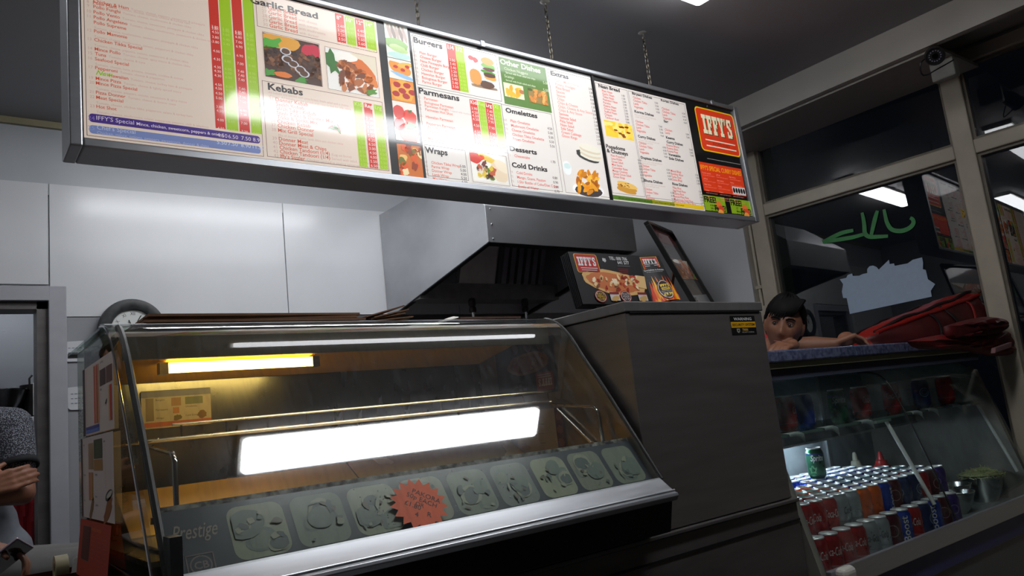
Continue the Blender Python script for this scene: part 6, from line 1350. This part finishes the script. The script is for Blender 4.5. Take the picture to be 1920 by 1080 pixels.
def add_hair(root, M, ro, fringe=True):
    n, m = 72, 48; mb = MB(); vs = []; fs = []
    def fr(ph):
        f = -math.cos(ph)
        return (.62 + .10 * math.sin(2 * ph + .6)) if f < -.45 else (.62 - 1.0 * (f + .45) if f < .1 else (.07 - 2.2 * (f - .1) if f < .4 else -.60))
    for i in range(m + 1):
        for k in range(n):
            th, ph = math.pi * i / m, 2 * math.pi * k / n; p = head_pt(th, ph); d = p.normalized(); t = max(0, min(1, (math.cos(th) - fr(ph) + .04) / .35))
            vs.append(M @ (p + d * (.002 + t * (.012 + .010 * max(0, math.cos(th))) + t * .0035 * math.sin(14 * ph + 9 * th))))
    for i in range(m):
        for k in range(n):
            if math.cos(math.pi * (i + .5) / m) > fr(2 * math.pi * (k + .5) / n): fs.append((i * n + k, (i + 1) * n + k, (i + 1) * n + (k + 1) % n, i * n + (k + 1) % n))
    mb.add(vs, fs, 0, True)
    o = rel(mb, ro).build('hair', M_hair, root, solid=.004)
    bm = bmesh.new(); bm.from_mesh(o.data); bmesh.ops.delete(bm, geom=[v for v in bm.verts if not v.link_faces], context='VERTS'); bm.to_mesh(o.data); bm.free()
    if fringe:
        rn = random.Random(8); mb = MB()
        for i in range(22):      # swept strands: they start on the crown and end on the forehead
            x = -.05 + .10 * i / 21; L = .012 + (.020 * rn.random() if x < .012 else .004 * rn.random())
            mb.tube([M @ Vector((x + .02, -.040 + 3 * x * x, .122)), M @ Vector((x + .006, -.078 + 5 * x * x, .092)), M @ Vector((x - .004, -.0945 + 7 * x * x, .068)), M @ Vector((x - .012, -.0965 + 8 * x * x, .064 - L))], [.008, .008, .006, .0012], 7)
        rel(mb, ro).build('fringe', M_hair, root)
def add_hand(mb, wrist, direction, palm_n, curl=.5, s=1.0, thumb_side=1):
    """palm, four unequal bent fingers and a thumb from the side of the palm"""
    d = Vector(direction).normalized(); n = Vector(palm_n); n = (n - d * n.dot(d)).normalized(); side = d.cross(n) * thumb_side; w0 = Vector(wrist)
    for k in range(4):
        o_ = (k - 1.5) * .0195 * s; b = w0 + side * (-o_) * -1 + d * .085 * s
        mb.limb([w0 + side * o_ * .6 + d * .01, b], [.016 * s, .0125 * s], 10)
        L = (.040, .046, .043, .034)[k] * s if thumb_side > 0 else (.034, .043, .046, .040)[k] * s
        p = b; dd = d.copy()
        for seg, (l_, r_) in enumerate(((L, .0095), (L * .68, .0085), (L * .52, .0075))):
            a = curl * (.5, .8, .7)[seg]; dd = (dd * math.cos(a) + n * math.sin(a)).normalized(); q = p + dd * l_; mb.limb([p, q], [r_ * s, (r_ - .0008) * s], 10); p = q
    tb = w0 + side * .030 * s + d * .025 * s; t1 = tb + (side * .6 + d * .7 + n * .3).normalized() * .04 * s; t2 = t1 + (side * .2 + d * .9 + n * .5).normalized() * .032 * s
    mb.limb([w0 + d * .015, tb, t1, t2], [.018 * s, .0145 * s, .011 * s, .009 * s], 10)

# --- member of staff leaning on the fridge worktop
hc = at(1470, 611, Y=1.90)
so_ = Vector((3.0, 2.15, 0))
st_ = thing('person', 'person in a red t-shirt leaning head and arms on the blue worktop', 'person', so_)
to = (EYE - hc); yaw = math.atan2(to.x, -to.y) - .10
Mh = Matrix.Translation(hc) @ Matrix.Rotation(yaw, 4, 'Z') @ Matrix.Rotation(R(6), 4, 'X') @ Matrix.Rotation(R(17), 4, 'Y')
mb = MB(); add_head(mb, Mh)
nk = Mh @ Vector((0, .03, -.09)); sh = Vector((hc.x + .16, 2.36, 1.33))
mb.limb([nk, nk.lerp(sh, .5), sh], [.056, .058, .075], 16)
shL = Vector((3.27, 2.14, 1.412)); shR = Vector((2.86, 2.42, 1.38))
elb = at(1500, 651, Y=1.99); elb.z = FTOP + .042; wr = at(1566, 647, Y=1.86); wr.z = FTOP + .034; fist = at(1590, 645, Y=1.83); fist.z = FTOP + .045
mb.limb([sh, shL, elb], [.08, .066, .044], 16); mb.limb([elb, elb.lerp(wr, .4), wr], [.044, .043, .028], 16)
add_hand(mb, wr, fist - wr + Vector((0, -.02, .006)), (0, -.4, -1), 1.5, 1.0, 1); mb.ball(fist + Vector((-.006, 0, .004)), (.046, .038, .036), 14)
elR = Vector((2.66, 2.02, FTOP + .045)); wrR = at(1486, 650, Y=1.84); wrR.z = FTOP + .036; hR = at(1450, 647, Y=1.80); hR.z = FTOP + .040
mb.limb([sh, shR, Vector((3.02, 2.1, FTOP + .05)), wrR], [.08, .066, .045, .029], 16)
add_hand(mb, wrR, hR - wrR, (-.2, .3, -1), .45, 1.0, -1)
mb.limb([sh, Vector((3.12, 2.45, 1.15)), Vector((3.1, 2.48, .92))], [.10, .13, .13], 16)
mb.limb([Vector((3.02, 2.48, .92)), Vector((3.0, 2.45, .5)), Vector((3.0, 2.48, .08))], [.09, .06, .04], 14); mb.limb([Vector((3.2, 2.48, .92)), Vector((3.22, 2.45, .5)), Vector((3.22, 2.48, .08))], [.09, .06, .04], 14)
rel(mb, so_).build('body', M_skin, st_, remesh=.0045, smooth=2)
add_face(st_, Mh, so_); add_hair(st_, Mh, so_)
mb = MB(); mb.limb([sh + Vector((0, .01, .0)), shL, shL.lerp(elb, .55)], [.09, .078, .060], 16); mb.limb([sh, shR, shR.lerp(Vector((3.02, 2.1, FTOP + .05)), .5)], [.09, .078, .062], 16); mb.limb([sh, Vector((3.12, 2.45, 1.15)), Vector((3.1, 2.48, .95))], [.115, .145, .145], 16)
rel(mb, so_).build('t_shirt', mat('red_tshirt', (150, 18, 26), .8, noise=.2, scale=12, bump=.1), st_, remesh=.01, smooth=3)
mb = MB(); mb.limb([Vector((3.1, 2.48, .98)), Vector((3.1, 2.48, .88))], [.14, .14], 16)
for x in (3.02, 3.2): mb.limb([Vector((x, 2.48, .92)), Vector((x, 2.45, .5)), Vector((x, 2.48, .09))], [.105, .08, .065], 14)
rel(mb, so_).build('trousers', mat('dark_trousers', (34, 34, 40), .8, noise=.2), st_, remesh=.014, smooth=3)
for x in (3.02, 3.2): mb = MB(); mb.ball((x, 2.43, .05), (.05, .12, .05), 12); rel(mb, so_).build('shoe', M_black, st_)

# --- person with crossed arms standing in the doorway
so_ = Vector((.08, 3.45, 0)); pe = thing('person', 'person in a patterned grey t-shirt standing with crossed arms in the doorway', 'person', so_)
Mh = Matrix.Translation(Vector((-.01, 3.42, 1.585))) @ Matrix.Rotation(R(18), 4, 'Z')
mb = MB(); add_head(mb, Mh)
V = Vector
mb.limb([V((0, 3.44, 1.53)), V((.06, 3.46, 1.40))], [.056, .075], 16)
mb.limb([V((.08, 3.46, 1.34)), V((.08, 3.47, 1.12)), V((.08, 3.47, .96))], [.125, .115, .125], 18)
LS, LE, LW_ = V((.255, 3.42, 1.375)), V((.280, 3.32, 1.135)), V((.08, 3.19, 1.145)); RS, RE, RW = V((-.08, 3.46, 1.385)), V((-.13, 3.30, 1.08)), V((.160, 3.205, 1.165))
mb.limb([V((.08, 3.46, 1.37)), LS, LE, LW_], [.09, .058, .044, .030], 16); mb.limb([V((.08, 3.46, 1.37)), RS, RE, RW], [.09, .058, .045, .030], 16)
add_hand(mb, RW, V((1, .12, .25)), (.1, 1, -.05), .42, 1.0, 1); add_hand(mb, LW_, V((-1, .3, .1)), (0, 1, 0), .3, 1.0, -1)
for x in (.06, .225): mb.limb([V((x, 3.47, .92)), V((x, 3.45, .5)), V((x, 3.48, .08))], [.09, .06, .04], 14)
rel(mb, so_).build('body', M_skin2, pe, remesh=.0055, smooth=2)
add_face(pe, Mh, so_); add_hair(pe, Mh, so_)
mt = bpy.data.materials.new('patterned_tshirt'); mt.use_nodes = True; nt = mt.node_tree; b = nt.nodes['Principled BSDF']; b.inputs['Roughness'].default_value = .85
tc = nt.nodes.new('ShaderNodeTexCoord'); vo = nt.nodes.new('ShaderNodeTexVoronoi'); vo.inputs['Scale'].default_value = 230; cr = nt.nodes.new('ShaderNodeValToRGB')
cr.color_ramp.elements[0].color = lin((150, 153, 162)); cr.color_ramp.elements[1].color = lin((44, 46, 56)); cr.color_ramp.elements[0].position = .28; cr.color_ramp.elements[1].position = .48
nt.links.new(tc.outputs['Object'], vo.inputs['Vector']); nt.links.new(vo.outputs['Distance'], cr.inputs[0]); nt.links.new(cr.outputs[0], b.inputs['Base Color'])
mb = MB(); mb.limb([V((.08, 3.46, 1.36)), V((.10, 3.46, 1.12)), V((.12, 3.47, .98))], [.130, .135, .145], 18); mb.limb([V((.08, 3.46, 1.38)), LS, LS.lerp(LE, .55)], [.098, .074, .064], 16); mb.limb([V((.08, 3.46, 1.38)), RS, RS.lerp(RE, .55)], [.098, .074, .064], 16)
rel(mb, so_).build('t_shirt', mt, pe, remesh=.009, smooth=3)
d = (LE - LS).normalized(); e0 = LS.lerp(LE, .60)
mb = MB(); mb.tube([e0 - d * .012, e0 + d * .012], .0655, 18, 0, False); rel(mb, so_).build('sleeve_band', mat('black_rib', (18, 18, 22), .8, noise=.2), pe, solid=.006)
mb = MB(); mb.limb([V((.145, 3.47, 1.02)), V((.145, 3.47, .90))], [.14, .145], 18)
for x in (.06, .225): mb.limb([V((x, 3.47, .92)), V((x, 3.45, .5)), V((x, 3.48, .09))], [.108, .085, .07], 14)
rel(mb, so_).build('trousers', mat('grey_joggers', (112, 116, 124), .85, noise=.15, scale=30), pe, remesh=.012, smooth=3)
for x in (.06, .225): mb = MB(); mb.ball((x, 3.42, .05), (.05, .12, .05), 12); rel(mb, so_).build('shoe', M_black, pe)

# --- seated person with a phone, mostly outside the left edge
so_ = Vector((-.22, 2.92, 0)); pe = thing('person', 'seated person in grey trousers resting a phone hand on the thigh, bottom left', 'person', so_)
Mh = Matrix.Translation(V((-.16, 2.9, 1.52))) @ Matrix.Rotation(R(70), 4, 'Z')
mb = MB(); add_head(mb, Mh)
mb.limb([V((-.18, 2.9, 1.45)), V((-.22, 2.92, 1.32))], [.055, .075], 16); mb.limb([V((-.22, 2.92, 1.25)), V((-.25, 2.92, 1.05)), V((-.26, 2.92, .93))], [.12, .115, .125], 18)
hw = at(-22, 1024, Y=2.72); hh = at(14, 1031, Y=2.70)
mb.limb([V((-.22, 2.92, 1.30)), V((-.24, 2.74, 1.29)), V((-.12, 2.62, 1.06)), hw], [.09, .055, .044, .030], 16); mb.limb([V((-.22, 2.92, 1.30)), V((-.24, 3.10, 1.29)), V((-.2, 3.2, 1.06)), V((-.1, 3.05, 1.0))], [.09, .055, .044, .030], 16)
add_hand(mb, hw, hh - hw, (-.1, -.3, -1), 1.15, .95, -1)
for y in (2.84, 3.02): mb.limb([V((-.24, y, .92)), V((.40, y - .02, .885)), V((.42, y, .45)), V((.40, y, .09))], [.085, .062, .05, .035], 14)
rel(mb, so_).build('body', M_skin, pe, remesh=.0055, smooth=2)
add_face(pe, Mh, so_); add_hair(pe, Mh, so_)
mb = MB()
for y in (2.84, 3.02): mb.limb([V((-.24, y, .92)), V((.08, y - .01, .90)), V((.40, y - .02, .885)), V((.42, y, .45)), V((.40, y, .10))], [.105, .095, .075, .066, .056], 16)
mb.limb([V((-.26, 2.92, 1.0)), V((-.26, 2.92, .90))], [.14, .14], 16)
rel(mb, so_).build('trousers', mat('grey_trousers', (96, 94, 92), .85, noise=.15, scale=30), pe, remesh=.010, smooth=3)
mb = MB(); mb.limb([V((-.22, 2.92, 1.30)), V((-.25, 2.92, 1.1)), V((-.26, 2.92, .98))], [.135, .135, .14], 18)
for y in (2.74, 3.10): mb.limb([V((-.22, 2.92, 1.31)), V((-.24, y, 1.29)), V((-.19, y - .05 if y < 2.9 else y + .05, 1.19))], [.095, .07, .062], 14)
rel(mb, so_).build('t_shirt', mat('dark_tshirt', (40, 40, 46), .85, noise=.2), pe, remesh=.012, smooth=3)
for y in (2.84, 3.02): mb = MB(); mb.ball((.45, y, .05), (.12, .05, .05), 12); rel(mb, so_).build('shoe', M_black, pe)
sl = thing('bar_stool', 'high stool under the seated person in grey trousers', 'stool', (-.22, 2.93, 0))
mb = MB(); mb.lathe([(0, .765), (.19, .765), (.2, .78), (.19, .80), (0, .80)], n=28); mb.build('seat', M_black, sl)
for a in (45, 135, 225, 315): mb = MB(); mb.tube([(.12 * math.cos(R(a)), .12 * math.sin(R(a)), .77), (.2 * math.cos(R(a)), .2 * math.sin(R(a)), 0)], .013, 8); mb.build('leg', M_steeld, sl)
phc = at(3, 1052, Y=2.66)
ph = thing('mobile_phone', 'mobile phone with pale edges held on the thigh, bottom left corner', 'phone', phc)
uu = V((.55, -.2, .42)).normalized(); vv = V((-.5, -.45, .35)); vv = (vv - uu * vv.dot(uu)).normalized(); nn = uu.cross(vv)
mb = MB(); mb.obox((0, 0, 0), uu * .145, vv * .072, nn * .008); mb.build('phone_body', mat('phone_edge', (176, 160, 168), .3, .6, noise=.1), ph, bevel=.003)
mb = MB(); mb.obox(nn * .0045, uu * .137, vv * .066, nn * .001); mb.obox(nn * -.0045, uu * .137, vv * .066, nn * .001); mb.build('screen', mat('phone_glass', (46, 40, 54), .12, coat=1.0, noise=.1), ph)
# small table with a box of bits, bottom left
bt = thing('side_table', 'small dark table in front of the seated person', 'table', (.30, 2.44, 0))
mb = MB(); mb.box(-.11, .40, -.1, .12, .84, .865); mb.build('table_top', M_blackm, bt, bevel=.003)
for x in (-.09, .36):
    for y in (-.08, .1): mb = MB(); mb.box(x, x + .03, y - .015, y + .015, 0, .84); mb.build('leg', M_blackm, bt)
bx = at(104, 1078, Y=2.42); tbx = thing('stationery_box', 'dark red open box of bits beside the hot case end, bottom left', 'box', (bx.x, 2.43, .865))
mb = MB(); 
for a in ((-.075, .085, -.07, -.066), (-.075, .085, .066, .07), (-.075, -.071, -.066, .066), (.081, .085, -.066, .066)): mb.box(a[0], a[1], a[2], a[3], 0, .075)
mb.box(-.075, .085, -.07, .07, 0, .004); mb.build('box_body', mat('dark_red_card', (70, 20, 22), .6, noise=.25), tbx)
mb = MB(); mb.lathe([(.018, 0), (.036, 0), (.036, .03), (.018, .03), (.018, 0)], (bx.x - .005, 2.40, .95), 22, axis=(1, 0, 0)); tag(mb.build('tape_roll', mat('tape', (150, 140, 110), .4, coat=.4, noise=.1)), 'roll of beige tape standing in the dark red box', 'tape')
mb = MB(); mb.prism([(bx.x + .035, 2.44, .90), (bx.x + .07, 2.44, .90), (bx.x + .07, 2.45, .975), (bx.x + .045, 2.45, .965)], (0, .002, 0)); tag(mb.build('paper_slip', M_paper), 'white slip of paper sticking up from the dark red box', 'paper')
